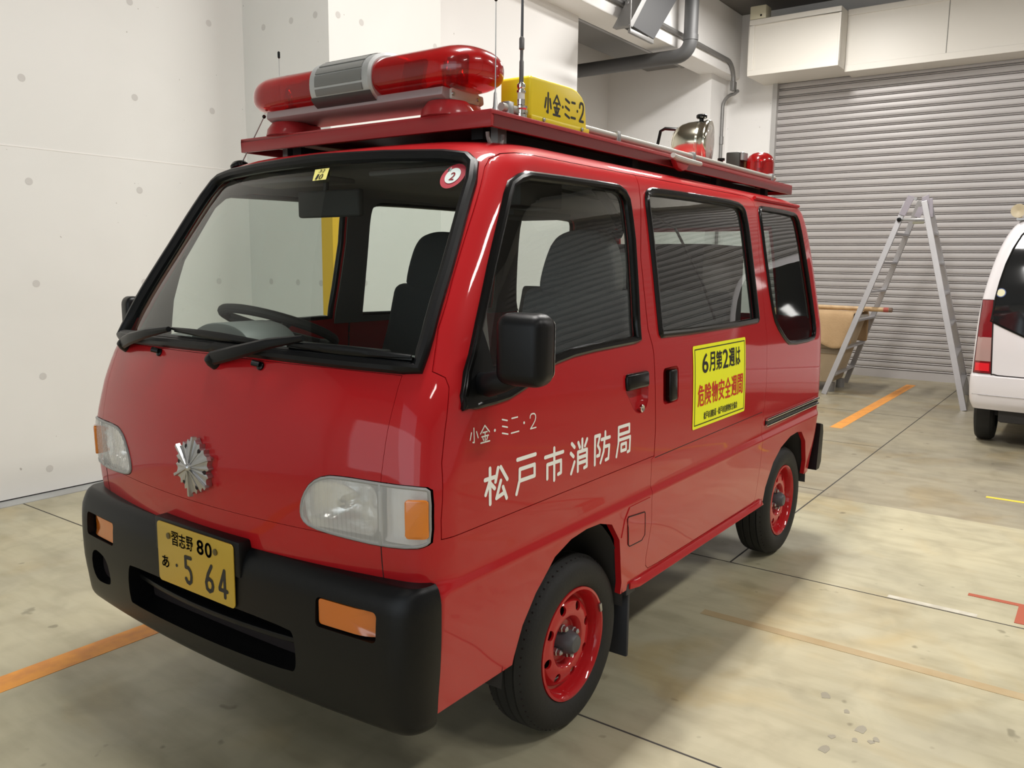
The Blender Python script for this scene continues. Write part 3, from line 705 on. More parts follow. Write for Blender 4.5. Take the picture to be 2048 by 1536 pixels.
K = {
'matsu': [[(0,.72),(.44,.72)],[(.22,1),(.22,0)],[(.22,.68),(.02,.30)],[(.25,.56),(.42,.40)],[(.58,.95),(.46,.58)],[(.70,.95),(1,.54)],[(.70,.56),(.50,.10),(.86,.18)],[(.80,.36),(.97,.0)]],
'to': [[(.05,1),(.95,1)],[(.16,.70),(.90,.70),(.90,.36),(.18,.36)],[(.16,.70),(.15,.38),(0,0)]],
'shi': [[(.5,1),(.5,.82)],[(0,.80),(1,.80)],[(.12,.12),(.12,.55),(.88,.55),(.88,.16),(.72,.14)],[(.5,.8),(.5,0)]],
'sho': [[(.06,.96),(.22,.82)],[(0,.66),(.16,.53)],[(.03,.0),(.22,.34)],[(.68,1),(.68,.66)],[(.44,.93),(.53,.76)],[(.97,.96),(.84,.76)],[(.42,0),(.42,.62),(.96,.62),(.96,.06),(.80,.04)],[(.42,.43),(.96,.43)],[(.42,.25),(.96,.25)]],
'bo': [[(.04,0),(.04,.95),(.36,.95),(.22,.62),(.36,.44),(.32,.27),(.18,.27)],[(.70,1),(.70,.80)],[(.46,.78),(1,.78)],[(.66,.78),(.60,.36),(.40,0)],[(.64,.50),(.97,.50),(.92,.05),(.74,.03)]],
'kyoku': [[(.14,1),(.93,1),(.93,.74),(.14,.74)],[(.14,1),(.13,.45),(0,0)],[(.14,.55),(1,.55),(.97,.05),(.82,.03)],[(.34,.37),(.70,.37),(.70,.14),(.34,.14),(.34,.37)]],
'ko': [[(.5,1),(.5,.02),(.34,.05)],[(.20,.72),(.03,.25)],[(.80,.72),(.97,.28)]],
'kin': [[(.5,1),(0,.56)],[(.5,1),(1,.56)],[(.26,.60),(.74,.60)],[(.12,.36),(.88,.36)],[(.5,.60),(.5,0)],[(0,0),(1,0)],[(.24,.27),(.32,.12)],[(.76,.27),(.66,.12)]],
'mi': [[(.05,1),(.95,.86)],[(.05,.58),(.95,.44)],[(0,.15),(1,0)]],
'ni': [[(.12,1),(.88,1)],[(0,0),(1,0)]],
'two': [[(.02,.74),(.06,.88),(.22,.985),(.5,1),(.78,.97),(.95,.85),(.97,.68),(.85,.48),(.5,.25),(.05,0)],[(.05,0),(1,0)]],
'dot': [[(.5,.5),(.5,.5)]],
}
side_l = lambda x, z, q=0: sidep(x, z, .0009+q)
strokes('side_character', [(K[k], (x0, x1, .803, .898), .105) for k, x0, x1 in (('matsu',.013,.110),('to',.138,.235),('shi',.264,.360),('sho',.388,.486),('bo',.513,.611),('kyoku',.642,.736))], side_l, WHT, fdoor, 'large white rounded character')
strokes('side_character', [(K['ko'],(-.036,-.002,.962,.999),.09),(K['kin'],(.003,.040,.957,.999),.085),(K['dot'],(.055,.063,.976,.984),.9),(K['mi'],(.086,.112,.961,1.003),.085),(K['ni'],(.122,.157,.961,1.0),.09),(K['dot'],(.174,.182,.976,.984),.9),(K['two'],(.202,.231,.959,.999),.085)], side_l, WHT, fdoor, 'small white character')
# fluorescent sheet on the sliding door
MAG = rrect(1.188, 1.687, .800, 1.091, .008)
mg = patch(dense(MAG, .03), sidep, .0016, 10).build('notice_sheet', FLUO, sdoor); mg['label'] = 'fluorescent yellow notice sheet'
mag_l = lambda x, z, q=0: sidep(x, z, .0026+q)
bord = MB()
for x0, x1, z0, z1 in ((1.201,1.676,1.076,1.0795),(1.201,1.676,.811,.8145),(1.201,1.2045,.811,1.0795),(1.6725,1.676,.811,1.0795)):
    for k in range(24):
        xa, xb = (x0+(x1-x0)*k/24, x0+(x1-x0)*(k+1)/24) if x1-x0 > .1 else (x0, x1)
        za, zb = (z0+(z1-z0)*k/24, z0+(z1-z0)*(k+1)/24) if z1-z0 > .1 else (z0, z1)
        bord.add([mag_l(xa, za), mag_l(xb, za), mag_l(xb, zb), mag_l(xa, zb)], [(0, 1, 2, 3)])
bord.build('notice_border', INK, mg, smooth=0)
L1 = '6月第2週は'; w1 = [(1.264,1.318),(1.327,1.380),(1.388,1.446),(1.452,1.506),(1.512,1.572),(1.580,1.628)]
letters('notice_character', [(c, (a, b, .990, 1.060), .034) for c, (a, b) in zip(L1, w1)], mag_l, INK, mg, 'black character in the first line')
L2 = '危険物安全週間'; w2 = 1.226; st = .0625
letters('notice_character', [(c, (w2+st*i, w2+st*i+.0575, .875, .953), .030) for i, c in enumerate(L2)], mag_l, REDINK, mg, 'red character in the second line')
L3 = '松戸市消防局・松戸市危険物安全協会'; s3 = (1.606-1.282)/len(L3)
letters('notice_character', [(c, (1.282+s3*i, 1.282+s3*i+s3*.93, .824, .851) if c != '・' else (1.282+s3*i+.007, 1.282+s3*i+.012, .835, .840), .035) for i, c in enumerate(L3)], mag_l, INK, mg, 'tiny black character in the bottom line')
# plate characters: viewer's right is the van's left
PY = lambda u, v: (-.2842, CY+.165-u, .597-.0825+v)
plt = lambda u, v, q=0: PY(u, v)
def pbox(px0, px1, py0, py1):       # fractions of the plate, from its upper left corner
    return (px0*.33, px1*.33, (1-py1)*.165, (1-py0)*.165)
letters('plate_character', [('習', pbox(.205,.295,.10,.33), .02), ('志', pbox(.305,.395,.10,.33), .02), ('野', pbox(.405,.495,.10,.33), .02), ('8', pbox(.545,.635,.09,.33), .05), ('0', pbox(.650,.740,.09,.33), .05), ('あ', pbox(.055,.155,.55,.75), .03)], plt, INK, pl, 'small black character')
strokes('plate_character', [
 ([[(.95,1),(.05,1),(.05,.60),(.5,.60),(.85,.48),(.97,.30),(.90,.10),(.6,0),(.25,.03),(.02,.14)]], pbox(.365,.475,.42,.90), .13),
 ([[(.85,1),(.35,.65),(.05,.30),(.15,.08),(.5,0),(.85,.08),(.97,.25),(.85,.42),(.5,.48),(.12,.40)]], pbox(.630,.755,.42,.90), .13),
 ([[(.70,0),(.70,1),(.02,.30),(.02,.24),(1,.24)]], pbox(.805,.930,.42,.90), .13),
 (K['dot'], pbox(.245,.275,.62,.68), .95)], lambda u, v, q=0: (-.2842-q, CY+.165-u, .597-.0825+v), INK, pl, 'large black digit', .13)
for u in (.165, .785):
    MB().lathe([(.0085, 0), (.0085, .002), (.004, .003)], PY(u*.33, .165*.80), (-1, 0, 0), 14).build('plate_bolt', mat('dull_bolt', (.16, .13, .06), .4, .8), pl)

# ------------------------------------------------------------------ head lamps, emblem, washers, wipers, mirrors
for s in (0, 1):
    Y = (lambda y: 2*CY-y) if s else (lambda y: y)
    fp = lambda y, z, off: frontp(Y(y), z, off)
    hl = MB().box(0, 0, 0, 0, 0, 0)
    lens = patch(dense(LAMP, .02), fp, .004, 6, (.19, .816)).build('headlamp', LENS, van)
    MB().tube([fp(y, z, .001) for y, z in dense(offset_poly(LAMP, -.002), .02)], .0042, 8, True).build('lens_rim', LRIM, lens)
    # reflector bowl: the outline swept back to a deep centre
    big = [(y, z) for y, z in dense(rrect(.128, .326, .754, .880, .035), .02)]
    n = len(big); mb = MB(); vs = []
    for k in range(7):
        t = k/7; sc = math.sqrt(1-t*t)
        vs += [frontp(Y(.228+(y-.228)*sc), .817+(z-.817)*sc, -.008)+Vector((.075*t, 0, 0)) for y, z in big]
    vs.append(frontp(Y(.228), .817, -.008)+Vector((.076, 0, 0)))
    mb.add(vs, [(k*n+i, k*n+(i+1) % n, (k+1)*n+(i+1) % n, (k+1)*n+i) for k in range(6) for i in range(n)]+[(6*n+i, 6*n+(i+1) % n, 7*n) for i in range(n)])
    mb.build('reflector', REFL, lens)
    MB().lathe([(.016, 0), (.016, .03), (.008, .045)], frontp(Y(.228), .817, -.06), (-1, 0, 0), 14).build('bulb', CHR, lens)
    sm = [(y, z) for y, z in dense(rrect(.013, .112, .752, .880, .012), .02)]
    n = len(sm); vs = [frontp(Y(y), z, -.006) for y, z in sm]+[frontp(Y(.0625+(y-.0625)*.9), .816+(z-.816)*.9, -.026) for y, z in sm]+[frontp(Y(.0625), .816, -.028)]
    MB().add(vs, [(i, (i+1) % n, n+(i+1) % n, n+i) for i in range(n)]+[(n+i, n+(i+1) % n, 2*n) for i in range(n)]).build('marker_housing', mat('marker_housing', (.82, .82, .84), .3, .2), lens)
    vs = [frontp(Y(.1165+d), z, o) for d in (-.003, .003) for z in (.746, .884) for o in (-.03, .0055)]
    MB().add(vs, [(0, 1, 3, 2), (4, 6, 7, 5), (0, 4, 5, 1), (2, 3, 7, 6), (0, 2, 6, 4), (1, 5, 7, 3)]).build('lens_divider', mat('divider_grey', (.36, .36, .36), .35), lens, .001)
    am = dense(rrect(.0125, .054, .770, .858, .008), .01); n = len(am)
    vs = [fp(y, z, .010) for y, z in am]+[fp(y, z, -.012) for y, z in am]
    MB().add(vs, [tuple(range(n)), tuple(range(n, 2*n))]+[(i, (i+1) % n, n+(i+1) % n, n+i) for i in range(n)]).build('amber_side_marker', AMB, lens, .004)
    MB().tube([frontp(Y(.118), z, -.0006) for z in [.640+.012*k for k in range(10)]], .0016, 6).build('panel_seam', SEAL, van)
# emblem: an eight-sided star of ribs, like a fluted flower
em = empty('x'); bpy.data.objects.remove(em)
E0 = frontp(CY, .849, .004); EN = Vector((-1, 0, .03)).normalized(); E1 = Vector((0, -1, 0)); E2 = EN.cross(E1).normalized()
if E2.z < 0: E2 = -E2
ep = lambda a, r, h: E0+E1*(r*math.sin(a))+E2*(r*math.cos(a))+EN*h
EMB = mat('satin_emblem_metal', (.52, .52, .53), .30, .95)
mb = MB(); vs = []; NS = 6; NP = 20
prof_ = [.0755,.073,.069,.066,.0645,.0645,.067,.0705,.066,.060,.058,.060,.066,.0705,.067,.0645,.0645,.066,.069,.073]
for k in range(NS*NP):
    a = 2*PI*k/(NS*NP)+.12; rr = prof_[k % NP]
    vs += [ep(a, .008, .021), ep(a, rr*.55, .0165), ep(a, rr, .011), ep(a, rr*.97, -.006)]
n = NS*NP
mb.add(vs, [(4*i+j, 4*i+j+1, (4*i+5+j) % (4*n), (4*i+4+j) % (4*n)) for i in range(n) for j in range(3)]+[tuple(4*i for i in range(n)), tuple(4*i+3 for i in range(n))[::-1]])
eo = mb.build('emblem', EMB, van, smooth=25); eo['label'] = 'silver ribbed star badge'
def erib(a, w0, w1, r0, r1, h, name, m):
    ca = lambda q, r: q/r
    MB().add([ep(a-ca(w0, r0), r0, .017), ep(a+ca(w0, r0), r0, .017), ep(a+ca(w0*.6, r0), r0, .020+h), ep(a-ca(w0*.6, r0), r0, .020+h), ep(a-ca(w1, r1), r1, .006), ep(a+ca(w1, r1), r1, .006), ep(a+ca(w1*.6, r1), r1, .011+h), ep(a-ca(w1*.6, r1), r1, .011+h)], [(0, 1, 2, 3), (4, 7, 6, 5), (0, 4, 5, 1), (1, 5, 6, 2), (2, 6, 7, 3), (3, 7, 4, 0)]).build(name, m, eo, 0, 0)
for k in range(NS):
    a = 2*PI*k/NS+.12
    erib(a, .0028, .0062, .010, .0785, .006, 'rib', EMB)
    erib(a+PI/NS, .0014, .0022, .012, .052, .003, 'thin_rib', EMB)
    b = a+PI/NS
    MB().add([ep(b, .048, .0152), ep(b+.10, .055, .0138), ep(b+.07, .0605, .012), ep(b-.07, .0605, .012), ep(b-.10, .055, .0138), ep(b, .056, .0150)], [(0, 1, 5), (1, 2, 5), (2, 3, 5), (3, 4, 5), (4, 0, 5)]).build('notch', SEAL, eo, 0, 0)
MB().sphere(ep(0, 0, .020), .011, 10).build('boss', EMB, eo)
for y in (.516, 2*CY-.516+.088):
    yy = .516 if y < .6 else .967
    b = frontp(yy, 1.112, -.002)
    MB().lathe([(.011, 0), (.011, .006), (.008, .008)], b, (-1, 0, .5), 12).tube([b+Vector((-.006, 0, .006)), b+Vector((-.016, .016, .010))], .0075, 10).build('washer_nozzle', BLKS, van)
def wiper(yp, zp, y1, z1, b0, b1):
    root = frontp(yp, zp, 0); n = Vector((-.75, 0, .66)).normalized()
    o = MB().lathe([(.017, -.01), (.019, .012), (.015, .026), (.006, .030)], root, n, 16).build('wiper', BLK, van)
    ya, za = yp, zp
    pts = [root+n*.018, frontp(yp+(y1-yp)*.35, zp+(z1-zp)*.30, .036), frontp(yp+(y1-yp)*.7, zp+(z1-zp)*.68, .040), frontp(y1, z1, .032)]
    MB().tube(pts, [.0185, .0175, .0135, .0075], 8, r2=.009).build('wiper_arm', BLK, o)
    m = 14; top = [frontp(b0[0]+(b1[0]-b0[0])*k/m, b0[1]+(b1[1]-b0[1])*k/m, .024) for k in range(m+1)]
    MB().tube(top, [.004+.0065*math.sin(PI*k/m) for k in range(m+1)], 6, r2=.004).build('wiper_frame', BLK, o)
    MB().tube([frontp(b0[0]+(b1[0]-b0[0])*k/m, b0[1]+(b1[1]-b0[1])*k/m, .010) for k in range(m+1)], .0045, 6, r2=.008).build('wiper_blade', BLKS, o)
wiper(.685, 1.108, .385, 1.172, (.44, 1.160), (.100, 1.150))
wiper(1.205, 1.110, .905, 1.165, (.905, 1.170), (.490, 1.158))
# door mirrors with their triangular base
for s in (0, 1):
    dr = fdoor2 if s else fdoor
    mi = MB()
    TRI = [(-.056,1.044),(-.044,1.085),(.003,1.175),(.030,1.225),(.040,1.215),(.062,1.11),(.062,1.046)]
    pts = dense(TRI, .02); n = len(pts)
    mi = patch(pts, sidep, .010, 4).add([], [])
    vs = [sidep(x, z, .010) for x, z in pts]+[sidep(x, z, -.004) for x, z in pts]
    mi.add(vs, [(i, (i+1) % n, n+(i+1) % n, n+i) for i in range(n)])
    base = mi.build('mirror_base', BLK, dr)
    arm = MB().tube([(.010, .000, 1.096), (-.006, -.035, 1.098), (-.004, -.075, 1.110), (.004, -.11, 1.125)], [.026, .028, .026, .022], 12, r2=.018).build('mirror_arm', BLK, base)
    # rounded housing, taller than wide
    hv = MB(); mx = Matrix.Translation((.004, -.120, 1.181)) @ Matrix.Rotation(math.radians(8), 4, 'Z')
    hv.box(-.032, .050, -.064, .058, -.080, .080, mx)
    hs_ = hv.build('mirror_housing', BLK, base, .030, 50, 5)
    gl = MB().prism(rrect(-.055, .050, -.070, .070, .02), lambda a, b: mx @ Vector((.051, a, b)), lambda a, b: mx @ Vector((.053, a, b))).build('mirror_glass', MIRR, base, smooth=0)
    if s:
        FL = Matrix(((1, 0, 0, 0), (0, -1, 0, 2*CY), (0, 0, 1, 0), (0, 0, 0, 1)))
        for o in (base, arm, hs_, gl):
            if o is not base: o.data.transform(Matrix.Translation((.040, -.046, 0)) @ Matrix.Diagonal((.75, .55, .92, 1)) @ Matrix.Translation((0, 0, .09)))
            o.data.transform(FL); o.data.flip_normals()
# stickers on the windscreen
st = patch(dense([(.692,1.622),(.636,1.624),(.622,1.590),(.674,1.588)], .02), frontp, -.004, 2).build('windscreen_sticker', mat('pale_yellow_sticker', (.72, .66, .20), .6), wsp); st['label'] = 'yellow inspection sticker'
fl_ = lambda u, v, q=0: frontp(.692-u, 1.588+v, -.0025)
letters('sticker_digit', [('1', (.026,.034,.003,.018), .02), ('0', (.038,.052,.003,.018), .02), ('3', (.024,.034,.023,.032), .01), ('2', (.037,.047,.023,.032), .01)], fl_, INK, st, 'black digit')
cs = (.206, 1.582); cir = lambda r, n=28: [(cs[0]+r*math.cos(2*PI*k/n), cs[1]+r*math.sin(2*PI*k/n)) for k in range(n)]
s2 = patch(cir(.032), frontp, -.004, 3).build('windscreen_sticker', mat('red_sticker', (.42, .03, .05), .6), wsp); s2['label'] = 'round red sticker with white centre'
patch(cir(.020), frontp, -.0028, 3).build('sticker_centre', mat('pale_sticker', (.66, .74, .72), .6), s2)
patch([(.228,1.596),(.220,1.604),(.214,1.592)], frontp, -.0026, 2).build('sticker_pointer', mat('pale_sticker', (.70, .76, .74), .6), s2)
letters('sticker_digit', [('2', (.0, .014, .0, .020), .03)], lambda u, v, q=0: frontp(cs[0]+.006-u, cs[1]-.012+v, -.0018), mat('sticker_red_ink', (.45, .03, .04), .6), s2, 'red digit')
letters('sticker_digit', [('1', (.0, .003, .0, .007), .0), ('0', (.004, .009, .0, .007), .0)], lambda u, v, q=0: frontp(.226-u, 1.594+v, -.0016), INK, s2, 'tiny black digit')

# ------------------------------------------------------------------ wheels
def wheel(xc, far):
    yw = .0417; zc = .262; sg = -1
    Yf = (lambda y: 2*CY-y) if far else (lambda y: y)
    axv = Vector((0, -1 if not far else 1, 0)); o0 = Vector((xc, Yf(yw), zc))
    prof = [(.160,-.010),(.1675,-.003),(.171,.001),(.185,.008),(.205,.012),(.225,.010),(.240,.003),(.249,-.008),(.2555,-.022)]
    # tread blocks by grooves
    for h in (-.030,-.034,-.038,-.060,-.064,-.068,-.092,-.096,-.100):
        prof.append((.2595 if (h in (-.030,-.038,-.060,-.068,-.092,-.100)) else .253, h))
    prof += [(.2555,-.118),(.249,-.130),(.225,-.145),(.19,-.146),(.160,-.130)]
    ty = MB().lathe(prof, o0, axv, 72, close=True).build('wheel', RUB, van, smooth=30)
    # sipes: small cross cuts on the shoulder
    sp = MB()
    for k in range(64):
        a = 2*PI*k/64
        for h0, h1 in ((-.012,-.027),(-.113,-.126)):
            e1 = Vector((math.cos(a), 0, math.sin(a))); e2 = Vector((-math.sin(a), 0, math.cos(a)))
            vs = [o0+e1*r+e2*t+axv*h for r in (.244, .2532 if abs(h0) < .1 else .2530) for t in (-.0022, .0022) for h in (h0, h1)]
            sp.add(vs, [(0, 1, 3, 2), (4, 6, 7, 5), (0, 4, 5, 1), (2, 3, 7, 6), (0, 2, 6, 4), (1, 5, 7, 3)])
    q = sp.build('tread_sipe', SEAL, ty, smooth=0); q['kind'] = 'stuff'
    rim = MB().lathe([(.1685,-.004),(.1675,.003),(.160,.004),(.1555,-.002),(.150,-.012),(.149,-.030),(.144,-.040),(.136,-.042),(.128,-.030),(.120,-.022),(.105,-.018),(.088,-.017),(.078,-.019),(.070,-.028),(.066,-.040),(.060,-.044),(.030,-.044),(.030,-.052),(.066,-.052),(.076,-.036),(.088,-.025),(.105,-.025),(.120,-.030),(.132,-.048),(.150,-.075),(.160,-.10),(.1655,-.06),(.1655,-.02)], o0, axv, 64, close=True)
    ro = rim.build('rim', RED, ty, smooth=30)
    cu = MB()
    for k in range(8):
        a = 2*PI*(k+.35)/8; cu.lathe([(.0145, -.2), (.0145, .1)], o0+Vector((math.cos(a)*.108, 0, math.sin(a)*.108)), axv, 20)
    boolean(ro, cu.mesh('c')); finish(ro.data, 30)
    MB().lathe([(.122, -.056), (.122, -.066)], o0, axv, 32).build('brake_backing', SEAL, ty)
    MB().lathe([(.036,-.050),(.036,-.020),(.033,-.010),(.030,.004),(.024,.011),(.014,.013),(.001,.0135)], o0, axv, 28).build('hub_cap', GREYPL, ro)
    for k in range(4):
        a = 2*PI*(k+.22)/4
        c = o0+Vector((math.cos(a)*.048, 0, math.sin(a)*.048))
        MB().lathe([(.013,-.05),(.0125,-.026),(.0095,-.024),(.009,-.014),(.004,-.010)], c, axv, 6).build('wheel_nut', STEEL, ro)
    return ty, ro
for xc in (.516, 2.401):
    for far in (0, 1):
        ty, ro = wheel(xc, far)
        if xc < 1 and not far:
            a = math.radians(24); c = Vector((.516+.158*math.cos(a), .0417-.006, .262+.158*math.sin(a)))
            MB().box(-.006, .006, -.004, .004, -.014, .014, Matrix.Translation(c) @ Matrix.Rotation(-.25, 4, 'Y')).build('balance_weight', STEEL, ro, .002)

# ------------------------------------------------------------------ roof board and what is bolted on it
rb = MB().box(.284, 2.725, .182, 2*CY-.182, 1.746, 1.7576)
rb.box(.284, .296, .182, 2*CY-.182, 1.7147, 1.746).box(2.713, 2.725, .182, 2*CY-.182, 1.7147, 1.746).box(.296, 2.713, .182, .194, 1.7147, 1.746).box(.296, 2.713, 2*CY-.194, 2*CY-.182, 1.7147, 1.746)
board = rb.build('roof_board', REDM, van, .0015)
bp_ = lambda mb, name, m, **k: mb.build(name, m, board, **k)
for x in (.42, 1.2, 1.95, 2.55):
    for y in (.26, 2*CY-.26):
        MB().box(x-.02, x+.02, y-.012, y+.012, 1.66, 1.747).box(x-.04, x+.04, y-.03, y+.03, 1.735, 1.746).build('board_leg', DARK if x > .5 else STEEL, board)
MB().box(.40, 2.65, .30, .34, 1.705, 1.735).box(.40, 2.65, 2*CY-.34, 2*CY-.30, 1.705, 1.735).build('support_rail', DARK, board)
MB().tube([(.345+.034*math.cos(t), .215, 1.706+.036*math.sin(t)) for t in [PI+PI*k/12 for k in range(13)]], .0052, 8).build('cable_loop', mat('grey_cable', (.26, .25, .24), .6), board)
# light bar: two red lenses either side of a louvred speaker housing
lb = MB().prism([(.285,1.797),(.268,1.806),(.272,1.828),(.448,1.828),(.452,1.806),(.435,1.797)], lambda a, b: (a, .335, b), lambda a, b: (a, 2*CY-.335, b)).build('light_bar', mat('pinkish_channel', (.36, .28, .29), .4, .3), van, .004)
lb['label'] = 'red light bar with grey louvred centre'
def lens_ring(y, s, sx=None):
    """one section of the lens: round on top, flat below"""
    out = []
    for k in range(36):
        a = 2*PI*k/36; cx, cz = math.cos(a), math.sin(a)
        px = .112*(sx or s)*(abs(cx)**.8)*(1 if cx > 0 else -1); pz = (.066 if cz > 0 else .052)*s*(abs(cz)**(.85 if cz > 0 else .7))*(1 if cz > 0 else -1)
        out.append((.360+px, y, 1.876+pz))
    return out
def lens_half(far):
    Yf = (lambda y: 2*CY-y) if far else (lambda y: y)
    st = []
    for k in range(10):
        t = k/9*PI/2; st.append((.345-.115*math.cos(t)+.0, max(.02, math.sin(t))**.75, max(.02, math.sin(t))**.85))
    st += [(.40, 1, 1), (.50, 1, 1), (.575, 1, 1)]
    vs = []
    for y, s, sx in st: vs += [(a, Yf(b), c) for a, b, c in lens_ring(y, s, sx)]
    n = 36; fs = [(i*n+k, i*n+(k+1) % n, (i+1)*n+(k+1) % n, (i+1)*n+k) for i in range(len(st)-1) for k in range(n)]+[tuple(range(n))]
    return MB().add(vs, fs).build('beacon_lens', REDL, lb, smooth=50)
REFLD = mat('beacon_mirror', (.78, .55, .50), .12, 1)
for far in (0, 1):
    Yf = (lambda y: 2*CY-y) if far else (lambda y: y)
    ln = lens_half(far)
    MB().prism([(.355,1.83),(.365,1.83),(.372,1.92),(.362,1.925)], lambda a, b: (a, Yf(.325), b), lambda a, b: (a, Yf(.395), b)).build('beacon_mirror', REFLD, ln, smooth=0)
    MB().lathe([(.012,0),(.014,.05),(.008,.075)], (.33, Yf(.37), 1.83), (0, 0, 1), 12).build('beacon_bulb', CHR, ln)
    MB().prism([(.30,1.83),(.31,1.83),(.335,1.915),(.325,1.92)], lambda a, b: (a, Yf(.44), b), lambda a, b: (a, Yf(.52), b)).build('beacon_mirror', REFLD, ln, smooth=0)
    MB().lathe([(.05,0),(.055,.012),(.04,.02)], (.36, Yf(.40), 1.827), (0, 0, 1), 18).build('beacon_base', DARK, ln)
    MB().box(.30, .42, Yf(.37)-.055, Yf(.37)+.055, 1.757, 1.797).build('mounting_foot', REDM, lb, .012)
    MB().lathe([(.075,0),(.072,.018),(.056,.040)], (.335, Yf(.37), 1.757), (0, 0, 1), 24).build('mounting_foot', REDM, lb)
GRM = mat('grille_silver', (.52, .53, .53), .35, .6); MESHM = mat('grille_mesh', (.21, .21, .20), .5, .3)
def arc(y, g, a0=0, a1=2*PI, n=48):
    out = []
    for k in range(n+1):
        a = a0+(a1-a0)*k/n; cx, cz = math.cos(a), math.sin(a)
        out.append((.360+(.112+g)*(abs(cx)**.8)*(1 if cx > 0 else -1), y, 1.876+((.066 if cz > 0 else .066)+g)*(abs(cz)**.85)*(1 if cz > 0 else -1)))
    return out
YA, YB = .572, .823
vs = []; secs = [(YA, .004), (YA+.006, .012), (YB-.006, .012), (YB, .004)]
for y, g in secs: vs += arc(y, g)[:-1]
n = 48
gr = MB().add(vs, [(i*n+k, i*n+(k+1) % n, (i+1)*n+(k+1) % n, (i+1)*n+k) for i in range(3) for k in range(n)]+[tuple(range(n)), tuple(range(3*n, 4*n))]).build('speaker_housing', GRM, lb)
for a0, a1 in ((1.02, 1.27), (1.32, 1.56), (1.62, 1.88), (1.94, 2.20), (2.27, 2.52), (2.60, 2.86), (2.93, 3.22), (3.29, 3.52)):
    A = arc(YA+.030, .0145, a0, a1, 5); B = arc(YB-.030, .0145, a0, a1, 5); A2 = arc(YA+.030, .008, a0, a1, 5); B2 = arc(YB-.030, .008, a0, a1, 5)
    m = MB().add(A+B+A2+B2, [(k, k+1, 7+k, 6+k) for k in range(5)]+[(0, 6, 18, 12), (5, 17, 23, 11)]+[(k, 12+k, 13+k, k+1) for k in range(5)]+[(6+k, 7+k, 19+k, 18+k) for k in range(5)]).build('louvre', MESHM, gr)
A = arc(YA+.002, .0135, 3.56, 4.30, 8); B = arc(YB-.002, .0135, 3.56, 4.30, 8)
MB().add(A+B, [(k, k+1, 10+k, 9+k) for k in range(8)]).build('lower_apron', mat('apron_dark', (.05, .048, .05), .35), gr)
npl = MB().prism(rrect(.300, .420, 1.798, 1.828, .006), lambda a, b: (a, .328, b), lambda a, b: (a, .336, b)).build('name_plate', mat('aged_label', (.58, .55, .50), .4), lb, .001)
for x in (.306, .414): MB().lathe([(.006, 0), (.005, .004)], (x, .328, 1.813), (0, -1, 0), 10).build('plate_screw', STEEL, npl)
# antennas
def mast(x, y, h, r, tip, name='antenna', base=True, z=1.7576):
    o = MB().tube([(x, y, z), (x, y, z+h)], [r, r*.6], 8).build(name, STEEL, van)
    if base: MB().lathe([(.010, 0), (.006, .012), (.004, .045), (.002, .05)], (x, y, z), (0, 0, 1), 12).build('antenna_base', STEEL, o)
    if tip: MB().lathe([(.002, 0), (.0045, .003), (.0045, .02), (.002, .023)], (x, y, z+h-.004), (0, 0, 1), 10).build('antenna_tip', BLKS, o)
    return o
a1_ = mast(.324, .200, .275, .0018, True); a1_['label'] = 'thin rod antenna beside the near end of the light bar'
a2_ = mast(.438, 1.200, .285, .0018, True); a2_['label'] = 'thin rod antenna at the far end of the light bar'
a3 = MB().tube([(.447, .205, 1.84), (.450, .205, 2.45)], [.0045, .002], 8).build('antenna', mat('dark_steel', (.10, .10, .105), .35, .7), van); a3['label'] = 'tall dark whip antenna with stepped loading coils'
MB().lathe([(.017,0),(.017,.010),(.014,.014),(.014,.022),(.018,.026),(.018,.032),(.011,.036),(.011,.050)], (.447, .205, 1.757), (0, 0, 1), 16).build('antenna_base', CHR, a3)
MB().lathe([(.010,0),(.010,.018)], (.447, .205, 1.806), (0, 0, 1), 14).build('insulator', mat('white_insulator', (.75, .74, .70), .4), a3)
MB().lathe([(.013,0),(.013,.006),(.009,.010),(.012,.014),(.012,.022),(.006,.028)], (.447, .205, 1.824), (0, 0, 1), 14).build('antenna_collar', CHR, a3)
MB().lathe([(.0062,0),(.0062,.055),(.0045,.06),(.0045,.085),(.0072,.088),(.0072,.115),(.004,.12)], (.447, .205, 1.85), (0, 0, 1), 12).build('loading_coil', mat('coil_grey', (.13, .125, .125), .4, .6), a3)
a4 = MB().tube([(.285, 1.215, 1.68), (.292, 1.10, 1.82)], [.0022, .0018], 8).build('antenna', STEEL, van); a4['label'] = 'short slanted roof antenna at the far front corner'
MB().lathe([(.030,-.006),(.030,.004),(.022,.013),(.006,.017)], (.285, 1.225, 1.672), (0, .30, 1), 20).build('antenna_base', BLKS, a4)
MB().sphere((.292, 1.10, 1.82), .006, 8).build('antenna_tip', BLKS, a4)
# pipe rails along the board
for y in (.215, 2*CY-.215):
    pr_ = MB().tube([(.37, y, 1.778), (2.55, y, 1.778)], .0115, 12).build('pipe_rail', mat('weathered_pipe', (.40, .385, .35), .5, .3), board)
    for x in (.40, 1.0, 1.6, 2.5): MB().box(x-.012, x+.012, y-.012, y+.012, 1.757, 1.795).build('pipe_clip', STEEL, pr_, .002)
